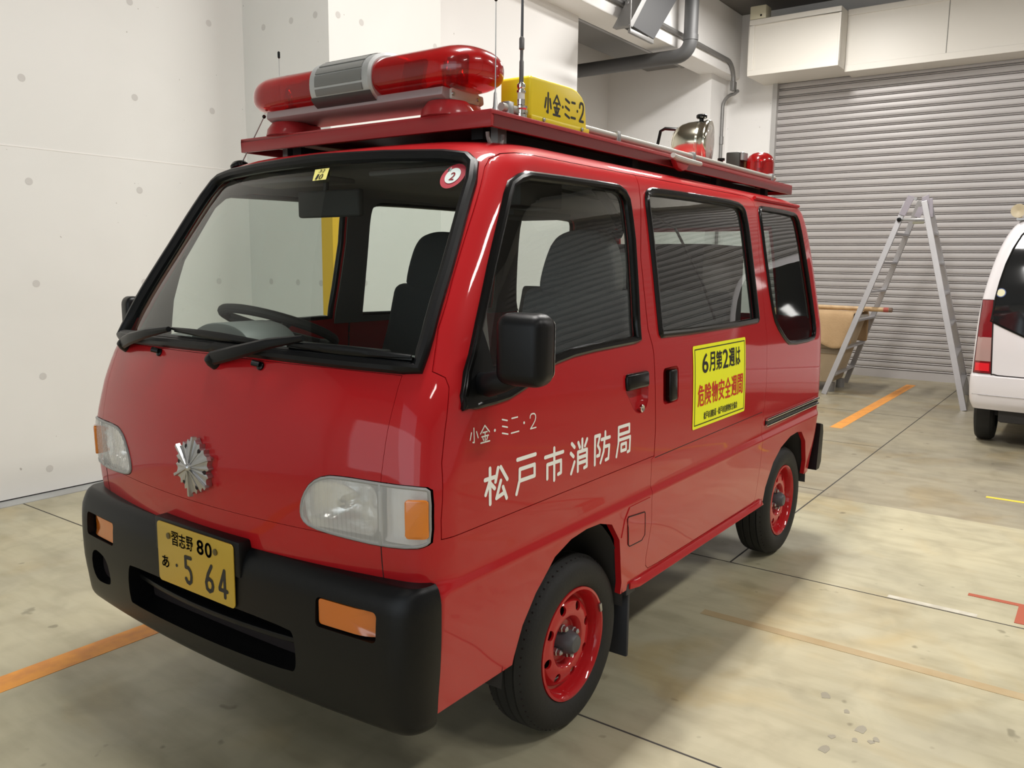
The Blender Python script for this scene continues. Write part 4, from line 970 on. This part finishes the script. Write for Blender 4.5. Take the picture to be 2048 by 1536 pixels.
# roof sign
SG = [(.478,1.758),(.478,1.868)]+[(.478+.014-.014*math.cos(t), 1.868+.010*math.sin(t)) for t in (.5, 1.0, 1.57)]+[(.690,1.880)]+[(.690+.085*math.sin(t), 1.880-.055*(1-math.cos(t))) for t in (.4, .8, 1.2, 1.57)]+[(.784,1.758)]
so = MB().prism(SG, lambda a, b: (a, .196, b), lambda a, b: (a, .300, b)).build('roof_sign', YEL, van, .008, 40, 3); so['label'] = 'yellow roof sign box with black characters'
sg = lambda x, z, q=0: (x, .1955-q, z)
strokes('sign_character', [(K['ko'],(.545,.586,1.785,1.846),.13),(K['kin'],(.590,.632,1.785,1.846),.105),(K['dot'],(.638,.648,1.811,1.821),.9),(K['mi'],(.653,.683,1.787,1.844),.13),(K['ni'],(.686,.716,1.790,1.840),.14),(K['dot'],(.719,.729,1.811,1.821),.9),(K['two'],(.732,.762,1.786,1.846),.13)], sg, INK, so, 'black sign character')
ef = MB().prism([(.478,1.757),(.786,1.757),(.786,1.772),(.478,1.772)], lambda a, b: (a, .190, b), lambda a, b: (a, .197, b)).build('sign_flange', YEL, so, .002)
for x in (.535, .74): MB().lathe([(.006, 0), (.006, .004), (.003, .006)], (x, .190, 1.765), (0, -1, 0), 8).build('sign_bolt', STEEL, ef)
# hooks for a pole at the board's edge
hk = MB().tube([(1.295, .150, 1.748), (1.33, .158, 1.746), (1.43, .158, 1.743), (1.545, .155, 1.742)], [.009, .011, .011, .009], 10).build('pole_rest', mat('grey_white_rubber', (.48, .48, .45), .6), board)
MB().prism([(1.335,1.742),(1.465,1.742),(1.44,1.712),(1.405,1.704),(1.365,1.712)], lambda a, b: (a, .160, b), lambda a, b: (a, .182, b)).build('rest_bracket', REDM, hk, .004)
# search lamp
SA = Vector((.208, -.975, -.05)).normalized(); S0 = Vector((2.15, .40, 1.905))
spt = MB().lathe([(.020,-.150),(.046,-.144),(.068,-.128),(.083,-.105),(.092,-.075),(.096,-.045),(.097,-.030),(.099,-.028),(.099,-.020),(.097,-.018),(.099,-.004),(.103,.004),(.103,.016),(.099,.022),(.093,.022)], S0, SA, 36).build('search_lamp', mat('warm_chrome', (.70, .66, .54), .14, 1), van); spt['label'] = 'chrome search lamp with black handle'
MB().lathe([(.093,.018),(.070,.028),(.040,.034),(.001,.036)], S0, SA, 32).build('lamp_glass', LENS, spt)
MB().lathe([(.092,.014),(.075,-.014),(.045,-.050),(.010,-.065)], S0, SA, 28).build('lamp_reflector', REFL, spt)
tp = S0+Vector((0, 0, .099))
MB().lathe([(.010,-.004),(.010,.008),(.020,.010),(.024,.014),(.024,.024),(.018,.028)], tp-SA*.02, (0, 0, 1), 16).build('lamp_knob', BLKS, spt)
hb = S0-SA*.085; side_ = SA.cross(Vector((0, 0, 1))).normalized()
MB().tube([S0-SA*.115+Vector((0, 0, .062)), S0-SA*.185+Vector((0, 0, .066)), S0-SA*.205+Vector((0, 0, .055)), S0-SA*.220+Vector((0, 0, -.02)), S0-SA*.200+Vector((0, 0, -.052)), S0-SA*.125+Vector((0, 0, -.068))], .0075, 8).build('lamp_handle', BLKS, spt)
MB().tube([S0+Vector((0, 0, -.09)), S0+Vector((0, 0, -.135))], .016, 12).lathe([(.04, 0), (.04, .012), (.02, .018)], (S0.x, S0.y, 1.757), (0, 0, 1), 20).tube([S0+SA*.05+Vector((0, 0, -.10)), S0+SA*.12+Vector((0, 0, -.128))], .012, 8).lathe([(.016,0),(.016,.02)], S0+SA*.12+Vector((0, 0, -.14)), (0, 0, 1), 10).build('lamp_mount', STEEL, spt)
MB().lathe([(.008,0),(.008,.02),(.016,.022),(.016,.032)], S0+SA*.075+Vector((0, 0, -.095)), (0, 0, 1), 10).build('clamp_knob', BLKS, spt)
# siren block and rear beacon
bx_ = MB().box(2.475, 2.54, .36, .43, 1.757, 1.905).build('siren_block', mat('siren_dark_metal', (.05, .052, .045), .4, .4), van, .006); bx_['label'] = 'dark ribbed block beside the rear beacon'
for k in range(3): MB().lathe([(.011, 0), (.011, .035), (.007, .038)], (2.487+.02*k, .352, 1.865), (0, 0, 1), 12).build('block_tube', STEEL, bx_)
MB().box(2.541, 2.552, .352, .43, 1.757, 1.905).build('edge_strip', mat('edge_yellow', (.45, .38, .16), .5), bx_)
bc = MB().lathe([(.066,0),(.066,.085),(.063,.102),(.054,.118),(.038,.130),(.018,.136),(.001,.137)], (2.56, .29, 1.768), (0, 0, 1), 32).build('rear_beacon', REDL, van, smooth=40); bc['label'] = 'round red beacon at the rear of the roof board'
MB().lathe([(.070,0),(.070,.012)], (2.56, .29, 1.757), (0, 0, 1), 32).build('beacon_base', DARK, bc)
MB().lathe([(.02,0),(.02,.05),(.03,.06),(.03,.09),(.01,.10)], (2.56, .29, 1.77), (0, 0, 1), 16).build('beacon_mirror', REFLD, bc)
# short red rail over the rear quarter window
MB().tube([tuple(Vector(sidep(x, 1.642, .006))) for x in (1.98, 2.15, 2.3, 2.45, 2.58)], .008, 8).build('rain_rail', RED, van)

# ------------------------------------------------------------------ cabin
zsi = [z for z in ZS if 1.115 < z < 1.676]
hd = shell('headliner', zsi, .0245, .004, HEAD, 1.654)
cut = MB()
DOORH = [(.115,1.0),(.093,1.10),(.098,1.233),(.125,1.364),(.225,1.535),(.285,1.580),(.39,1.593),(.775,1.597),(.812,1.585),(.828,1.560),(.832,1.44),(.818,1.267),(.806,1.16),(.806,1.0)]
for P in (DOORH, offset_poly(SLIDEW, -.008), offset_poly(QUART, -.008)): pr = yprism(P); cut.add(pr.v, pr.f)
boolean(hd, cut.mesh('c')); boolean(hd, xprism(offset_poly(WSH, .012), -.5, .30).mesh('c'))
boolean(hd, xprism([(.22,1.0),(1.175,1.0),(1.14,1.56),(.255,1.56)], 2.5, 3.2).mesh('c'))
finish(hd.data, 35); hd.parent = van; hd.matrix_parent_inverse = inv
DS = [(-.165,.72),(-.165,1.06),(-.12,1.125),(.02,1.135),(.14,1.11),(.17,1.04),(.16,.90),(.10,.72)]
vs = []; dy = [.10+.1195*k for k in range(11)]
for y in dy:
    sh = .10*((y-CY)/.6)**2; vs += [(a+sh*(1 if a < .05 else .1), y, b) for a, b in DS]
n = len(DS); da = MB().add(vs, [(i*n+k, i*n+(k+1) % n, (i+1)*n+(k+1) % n, (i+1)*n+k) for i in range(10) for k in range(n)]+[tuple(range(n)), tuple(range(10*n, 11*n))]).build('dashboard', DASH, van, .010)
MB().prism(smooth_poly([(.78,1.10),(.80,1.155),(.87,1.187),(.99,1.187),(1.07,1.155),(1.09,1.10)], 2), lambda a, b: (-.02, a, b), lambda a, b: (.15, a, b)).build('instrument_hood', DASH, da, .008)
MB().box(.165, .185, .50, .76, .90, 1.08).build('centre_panel', DARK, da, .006)
MB().box(.02, .14, .40, .80, 1.11, 1.135).build('dash_tray', DARK, da, .006)
SW0 = Vector((.315, 1.085, 1.150)); SN = Vector((.36, 0, .93)).normalized(); s1_ = Vector((0, 1, 0)); s2_ = SN.cross(s1_)
sw = MB().tube([SW0+s1_*(.185*math.cos(t))+s2_*(.185*math.sin(t)) for t in [2*PI*k/40 for k in range(40)]], .0155, 10, True).build('steering_wheel', DARK, van)
for a in (.5, 2.64, 4.71): MB().tube([SW0-SN*.02, SW0+s1_*(.18*math.cos(a))+s2_*(.18*math.sin(a))], .014, 8).build('spoke', DARK, sw)
MB().lathe([(.05,-.03),(.055,.0),(.03,.015)], SW0-SN*.02, SN, 20).build('wheel_boss', DARK, sw)
MB().tube([SW0-SN*.03, SW0-SN*.30], .03, 10).build('steering_column', DARK, sw)
def seat(y, x=.52, SEATM=SEATM):
    o = MB().box(x, x+.46, y-.23, y+.23, .74, .90).build('seat', SEATM, van, .04, 50, 4)
    P = [(x+.40,.84),(x+.36,.90),(x+.44,1.10),(x+.49,1.28),(x+.56,1.28),(x+.54,1.05),(x+.50,.84)]
    MB().prism(P, lambda a, b: (a, y-.22, b), lambda a, b: (a, y+.22, b)).build('backrest', SEATM, o, .035, 50, 4)
    P = smooth_poly([(y-.165,1.24),(y-.150,1.36),(y-.115,1.455),(y-.05,1.485),(y+.05,1.485),(y+.115,1.455),(y+.150,1.36),(y+.165,1.24)], 2)
    MB().prism(P, lambda a, b: (x+.49+(b-1.24)*.12, a, b), lambda a, b: (x+.565+(b-1.24)*.12, a, b)).build('headrest', SEATM, o, .02, 50, 3)
    MB().box(x+.33, x+.36, y-.25, y-.235, .86, .92).build('belt_buckle', WHT if y < .6 else DARK, o, .004)
seat(.37, SEATM=SEATG); seat(1.02)
rbk = MB().box(1.45, 1.88, .16, 2*CY-.16, .74, .88).build('rear_bench', SEATG, van, .03, 50, 3)
MB().prism([(1.80,.84),(1.92,1.26),(1.99,1.24),(1.90,.84)], lambda a, b: (a, .16, b), lambda a, b: (a, 2*CY-.16, b)).build('backrest', SEATG, rbk, .02, 50, 3)
mv = MB().box(.275, .300, .66, .93, 1.498, 1.578).build('rear_view_mirror', DARK, van, .008, 40, 3)
MB().tube([(.29, .82, 1.55), (.30, .82, 1.64)], .008, 8).build('mirror_stem', DARK, mv)
for y0, y1 in ((.22, .60), (.80, 1.18)): MB().box(.255, .40, y0, y1, 1.605, 1.622).build('sun_visor', HEAD, van, .008)
rd = MB().box(.50, .72, .24, .42, 1.53, 1.62).build('roof_radio', mat('radio_case', (.025, .022, .022), .5), van, .006); rd['label'] = 'black radio box hung from the cabin roof'
MB().box(.44, .74, .22, .40, 1.50, 1.515).build('radio_bracket', DARK, rd, .003)
hs2 = MB().tube([(.80, .17, 1.60), (.84, .15, 1.555), (.89, .14, 1.50), (.93, .14, 1.475), (.90, .14, 1.46), (.84, .14, 1.468)], [.016, .014, .013, .016, .014, .008], 10).build('radio_handset', DARK, van)
MB().tube([(.72, .30, 1.60), (.9, .22, 1.575), (1.1, .20, 1.57), (1.4, .18, 1.50), (1.6, .15, 1.3), (1.72, .14, 1.15)], .005, 6).build('radio_cable', DARK, van)

# ------------------------------------------------------------------ the white car parked nose to the shutter
CARW = mat('white_car_paint', (.74, .71, .73), .35, coat=.8)
TC = [(.30,.06,.03,.06,.03,3.2),(.36,.02,.04,.08,.005,3.28),(.50,.0,.04,.09,-.004,3.30),(.555,.0,.04,.09,-.002,3.30),(.566,.018,.035,.07,.004,3.29),(.80,.022,.035,.06,.010,3.28),(1.00,.035,.035,.06,.018,3.25),(1.13,.052,.035,.07,.030,3.15),(1.33,.095,.04,.08,.060,2.9),(1.50,.145,.045,.09,.098,2.75),(1.63,.195,.05,.10,.145,2.65),(1.72,.25,.05,.12,.205,2.58),(1.77,.32,.05,.14,.28,2.50),(1.79,.42,.04,.16,.40,2.4)]
CX, CYO = 5.63, -.312-2*CY
car = empty('white_car', (CX+1.6, CYO+CY, 0), 'white small car seen from behind parked beside the stepladder', 'car')
zc_ = [.30, .32, .34, .36, .40, .45, .50, .53, .545, .555, .560, .566, .58, .60]+[.64+.04*k for k in range(28)]+[1.745, 1.76, 1.77, 1.78, 1.79]
cm = loft(zc_, TC, top=1.795, bottom=True)
cm.v = [(x+CX, y+CYO, z) for x, y, z in cm.v]
cb = cm.build('body', CARW, car, smooth=30)
_bm = bmesh.new(); _bm.from_mesh(cb.data); bmesh.ops.triangulate(_bm, faces=_bm.faces); CPR = BVHTree.FromBMesh(_bm); _bm.free()
def cfp(y, z, off=0):
    h, n, _, _ = CPR.ray_cast(Vector((CX-1, y, z)), Vector((1, 0, 0)))
    if h is None: h, n = Vector((CX+.1, y, z)), Vector((-1, 0, 0))
    if n.x > 0: n = -n
    return h+n*off
def csp(x, z, off=0):
    h, n, _, _ = CPR.ray_cast(Vector((x, 1, z)), Vector((0, -1, 0)))
    if n.y < 0: n = -n
    return h+n*off
YM = CYO+CY
cw = MB()
for x in (6.13, 8.35):
    for a, b in ((-.5, -.25), (2*YM+.25, 2*YM+.5)): cw.prism([(x+.305*math.cos(t), .29+.29*math.sin(t)) for t in [PI*k/14 for k in range(15)]]+[(x-.305, .1), (x+.305, .1)], lambda p, q: (p, -.52 if a > -1 else 2*YM+.1, q), lambda p, q: (p, -.20 if a > -1 else 2*YM+.52, q))
boolean(cb, cw.mesh('c')); finish(cb.data, 30)
DGL = mat('dark_car_glass', (.012, .013, .014), .06, spec=.6)
wl_ = smooth_poly([(-.425,.985),(-.440,1.20),(-.490,1.46),(-.575,1.655),(-.66,1.69),(YM,1.70)], 1, False)
wl_ = [(-.418,.975)]+wl_+[(2*YM-a, b) for a, b in wl_[:-1]][::-1]+[(2*YM+.50,.935),(2*YM+.66,.862),(YM,.850),(-.66,.862),(-.50,.935)]
rw = patch(dense(wl_, .05), cfp, .004, 6, (YM, 1.25)).build('rear_window', DGL, car); 
MB().tube([cfp(y, z, .002) for y, z in dense(wl_, .05)], .008, 6, True).build('window_rubber', BLKS, rw)
stc = patch([(-.468+.033*math.cos(2*PI*k/20), 1.183+.033*math.sin(2*PI*k/20)) for k in range(20)], cfp, .007, 2).build('round_sticker', mat('sticker_blue', (.08, .12, .30), .5), rw); stc['label'] = 'round sticker on the rear window'
patch([(-.468+.027*math.cos(2*PI*k/20), 1.183+.027*math.sin(2*PI*k/20)) for k in range(20)], cfp, .0085, 2).build('sticker_face', mat('sticker_cream', (.72, .68, .45), .5), stc)
LR = mat('tail_red', (.20, .010, .014), .15, coat=1); LB = mat('tail_bright_red', (.75, .02, .03), .2, coat=1); LC = mat('tail_clear_pink', (.42, .27, .25), .2, coat=1)
for s in (0, 1):
    Y = (lambda y: 2*YM-y) if s else (lambda y: y)
    lo_, hi_ = .578, 1.128
    mk = lambda z0, z1: [(Y(-.337-.03*(z0-.578)), z0), (Y(-.455+.055*(z0-.578)), z0), (Y(-.455+.055*(z1-.578)), z1), (Y(-.337-.03*(z1-.578)), z1)]
    tl = patch(dense(mk(.578, 1.128), .03), cfp, .006, 3).build('tail_lamp', LR, car)
    patch(dense([(Y(-.350), .595), (Y(-.443), .595), (Y(-.440), .655), (Y(-.350), .655)], .03), cfp, .009, 3).build('reflector', LB, tl)
    patch(dense([(Y(-.347), .670), (Y(-.446), .670), (Y(-.438), .850), (Y(-.350), .850)], .03), cfp, .0085, 3).build('indicator_lens', LC, tl)
    # the lamp wraps on to the flank
    if not s:
        pts = [(5.70, .585), (5.79, .60), (5.80, 1.10), (5.75, 1.12)]
    MB().tube([cfp(y, z, .003) for y, z in dense(mk(.578, 1.128), .03)], .004, 6, True).build('lamp_edge', SEAL, tl)
gp = [(-.455, .572), (-.470, .575), (-.50, .568), (-.60, .566), (YM, .566)]
gp = gp+[(2*YM-a, b) for a, b in gp[:-1]][::-1]
MB().tube([cfp(y, z, .001) for y, z in dense(gp, .05, False)], .005, 6).build('tailgate_gap', SEAL, car)
MB().tube([cfp(-.455+.055*(z-.578)-.004, z, .001) for z in [.575+.05*k for k in range(9)]], .003, 6).build('tailgate_gap', SEAL, car)
MB().tube([cfp(y, .415, .001) for y in [-.34-.05*k for k in range(28)]], .004, 6).build('bumper_crease', mat('crease_grey', (.45, .43, .44), .5), car)
for x in (6.13, 8.35):
    for s in (0, 1):
        yy = -.335 if not s else 2*YM+.335; ax_ = (0, 1 if not s else -1, 0)
        t = MB().lathe([(.14,-.005),(.18,.0),(.245,-.012),(.262,-.03),(.264,-.075),(.262,-.12),(.245,-.14),(.16,-.145)], (x, yy, .264), ax_, 48, True).build('wheel', RUB, car)
        MB().lathe([(.145,-.02),(.14,-.03),(.05,-.03),(.03,-.015),(.001,-.014)], (x, yy, .264), ax_, 32).build('wheel_cover', STEEL, t)
MB().box(5.75, 8.9, 2*YM+.52, -.52, .20, .34).box(5.95, 6.25, 2*YM+.34, -.34, .22, .30).build('underbody', DARK, car, .02)
ho = MB().lathe([(.028,-.04),(.036,-.02),(.048,.0),(.052,.008),(.046,.008),(.02,-.005),(.001,-.01)], (6.02, -.502, 1.800), (-1, .15, .05), 24).tube([(6.05, -.50, 1.80), (6.07, -.52, 1.735)], .014, 8).build('roof_work_lamp', mat('aged_cream', (.50, .42, .28), .5), car)
MB().box(5.93, 6.30, -.62, -.50, 1.726, 1.742).build('lamp_bracket', STEEL, car)

# ------------------------------------------------------------------ stepladder
ld = empty('stepladder', (8.1, .62, 0), 'open aluminium stepladder standing before the roller shutter', 'stepladder')
def rail(a, b, wx=.030, wy=.055):
    a, b = Vector(a), Vector(b); d = (b-a).normalized(); fx_ = Vector((1, 0, 0)); ex = (fx_-d*fx_.dot(d)).normalized(); ey = d.cross(ex)
    vs = [p+ex*sx*wx/2+ey*sy*wy/2 for p in (a, b) for sx in (-1, 1) for sy in (-1, 1)]
    return MB().add(vs, [(0, 1, 3, 2), (4, 6, 7, 5), (0, 4, 5, 1), (2, 3, 7, 6), (0, 2, 6, 4), (1, 5, 7, 3)])
def half(n0, n1, f0, f1):
    rail(n0, n1).build('leg', ALU, ld, .003, 0); rail(f0, f1).build('leg', ALU, ld, .003, 0)
    for z in (.21, .50, .80, 1.105, 1.405, 1.705):
        p = Vector(n0).lerp(Vector(n1), z/n1[2]); q = Vector(f0).lerp(Vector(f1), z/f1[2])
        d = (q-p).normalized(); up = Vector((0, 0, 1)); sdv = d.cross(up)
        vs = [e+sdv*a+up*b for e in (p, q) for a in (-.030, .030) for b in (-.012, .012)]
        MB().add(vs, [(0, 1, 3, 2), (4, 6, 7, 5), (0, 4, 5, 1), (2, 3, 7, 6), (0, 2, 6, 4), (1, 5, 7, 3)]).build('rung', ALU, ld, .004, 0)
half((7.67, 1.285, 0), (7.92, .655, 2.02), (8.75, 1.335, 0), (8.33, .60, 2.06))
half((7.46, -.085, 0), (7.82, .475, 2.02), (8.62, .03, 0), (8.33, .52, 2.06))
HGM = mat('hinge_plate', (.36, .33, .37), .45, .5)
for x, y0, y1 in ((7.90, .66, .475), (8.35, .60, .515)):
    MB().prism([(y0+.055, 1.90), (y0-.005, 1.88), (y0-.085, 2.07), (y0-.02, 2.09)], lambda a, b: (x-.024, a, b), lambda a, b: (x-.016, a, b)).build('hinge', HGM, ld, .002, 0)
    MB().prism([(y1-.05, 1.89), (y1+.01, 1.88), (y1+.035, 2.06), (y1-.03, 2.09)], lambda a, b: (x-.036, a, b), lambda a, b: (x-.028, a, b)).build('hinge', HGM, ld, .002, 0)
    MB().tube([(x-.04, (y0+y1)/2, 2.05), (x, (y0+y1)/2, 2.05)], .016, 10).build('hinge_pin', STEEL, ld)
MB().box(7.88, 7.90, .465, .70, 1.832, 1.858).build('spreader_bar', STEEL, ld, .003)
MB().lathe([(.022, 0), (.022, .03), (.012, .036)], (7.885, .705, 1.845), (-1, 0, 0), 12).build('spreader_knob', BLKS, ld)
MB().box(7.885, 7.895, .475, .58, 1.80, 1.825).build('spreader_lock', mat('lock_olive', (.25, .24, .17), .5), ld, .002)

# ------------------------------------------------------------------ wooden cart with blanket and pole behind the van
WOOD = mat('bare_plywood', (.40, .31, .20), .7, vary=(6, .25, (.32, .24, .15)))
ct = empty('wooden_bin', (8.15, 1.62, 0), 'plywood bin standing on feet behind the stepladder by the shutter', 'bin')
def taper(x0, x1, y0, y1, z0, z1, fx0, fx1, fy0, fy1):
    vs = [(a, b, z0) for a, b in ((x0, y0), (x1, y0), (x1, y1), (x0, y1))]+[(a, b, z1) for a, b in ((fx0, fy0), (fx1, fy0), (fx1, fy1), (fx0, fy1))]
    return MB().add(vs, [(3, 2, 1, 0), (4, 5, 6, 7)]+[(i, (i+1) % 4, 4+(i+1) % 4, 4+i) for i in range(4)])
taper(7.90, 8.40, 1.285, 2.05, .10, .80, 7.86, 8.44, 1.085, 2.12).build('bin_body', WOOD, ct, .01, 0)
taper(7.868, 7.884, 1.22, 2.07, .42, .47, 7.864, 7.88, 1.205, 2.08).build('batten', mat('dark_batten', (.24, .19, .13), .7), ct, .002, 0)
MB().box(7.84, 8.46, 1.065, 2.14, .80, .835).build('rim_board', mat('grey_rim', (.36, .32, .27), .6), ct, .005)
for x in (7.93, 8.34):
    for y in (1.29, 1.98): MB().lathe([(.045, 0), (.045, .10)], (x, y, 0), (0, 0, 1), 14).build('foot', CONDM, ct)
# blanket laid over the bin: top sheet and hanging folds as one thick cloth
bk = MB(); vs = []; NX, NY = 26, 30
def cloth(u, v):
    """u runs from the far hanging edge to the near hanging edge, v along the bin"""
    y = 1.09+v*.95; L = u*1.5
    wob = .018*math.sin(v*17)+.012*math.sin(v*31+1)
    hang = .285+.05*math.sin(v*5.2+.4)+.03*math.sin(v*13)
    if v < .08: y -= .02
    if L < .42: return (8.49+.02*math.sin(v*15), y, .862-(.42-L)*.8)
    if L < 1.10: return (8.49-(L-.42)/.68*.67, y, .868+.012*math.sin(v*9+u*8)+.008*math.exp(-((v-.06)/.07)**2))
    t = (L-1.10)/.40; return (7.815-.025*t+wob*t, y+.02*t*math.sin(v*9), .862-t*hang*1.05)
for i in range(NX+1):
    for j in range(NY+1): vs.append(cloth(i/NX, j/NY))
N1 = NY+1
me = bpy.data.meshes.new('blanket'); me.from_pydata(vs, [], [(i*N1+j, i*N1+j+1, (i+1)*N1+j+1, (i+1)*N1+j) for i in range(NX) for j in range(NY)])
BLANK = mat('tan_blanket', (.46, .31, .17), .95, bump=(60, .6), vary=(7, .3, (.38, .25, .13)))
bo = bpy.data.objects.new('blanket', me); COL.objects.link(bo); me.materials.append(BLANK)
q = bo.modifiers.new('t', 'SOLIDIFY'); q.thickness = .014; q.offset = 1
q = bo.modifiers.new('s', 'SUBSURF'); q.levels = 1; q.render_levels = 1
bpy.context.view_layer.update(); bake(bo); finish(bo.data, 60)
tag(bo, 'tan blanket draped over the plywood bin', 'blanket')
po = MB().tube([(8.0, 1.60, .921), (8.0, 1.075, .916), (8.0, .76, .913)], .024, 14).build('wooden_pole', mat('pale_pole_wood', (.52, .36, .19), .5, vary=(12, .2, (.40, .25, .12))), None)
tag(po, 'pale wooden pole lying on the bin and sticking out past the blanket', 'pole')
MB().lathe([(.026, 0), (.026, .05)], (8.0, .815, .9135), (0, -1, -.01), 14).build('red_band', mat('worn_red_band', (.35, .07, .05), .6), po)
MB().lathe([(.025, 0), (.025, .03), (.018, .034)], (8.0, .762, .913), (0, -1, -.01), 14).build('dark_tip', mat('worn_tip', (.16, .10, .07), .6), po)

# load bay of the van and its rear bumper
cab = MB().box(2.05, 2.55, .34, 1.16, .70, 1.46).build('equipment_locker', mat('locker_grey', (.17, .155, .155), .6), van, .012); 
MB().box(2.045, 2.05, .72, .80, .76, 1.42).build('locker_handle_strip', STEEL, cab)
P = [(2.76, .345), (2.84, .345), (2.868, .375), (2.876, .53), (2.862, .570), (2.79, .580)]
n = len(P); vs = []; yr = [-.012, .0, .03]+[.1+.1194*k for k in range(11)]+[2*CY-.03, 2*CY, 2*CY+.012]
for y in yr:
    e = max(0, (.03-y)/.042, (y-2*CY+.03)/.042); vs += [(a-(.030*e*e if a > 2.81 else 0), y, b) for a, b in P]
MB().add(vs, [(i*n+k, i*n+(k+1) % n, (i+1)*n+(k+1) % n, (i+1)*n+k) for i in range(len(yr)-1) for k in range(n)]+[tuple(range(n)), tuple(range((len(yr)-1)*n, len(yr)*n))]).build('rear_bumper', BLK, van, smooth=40)
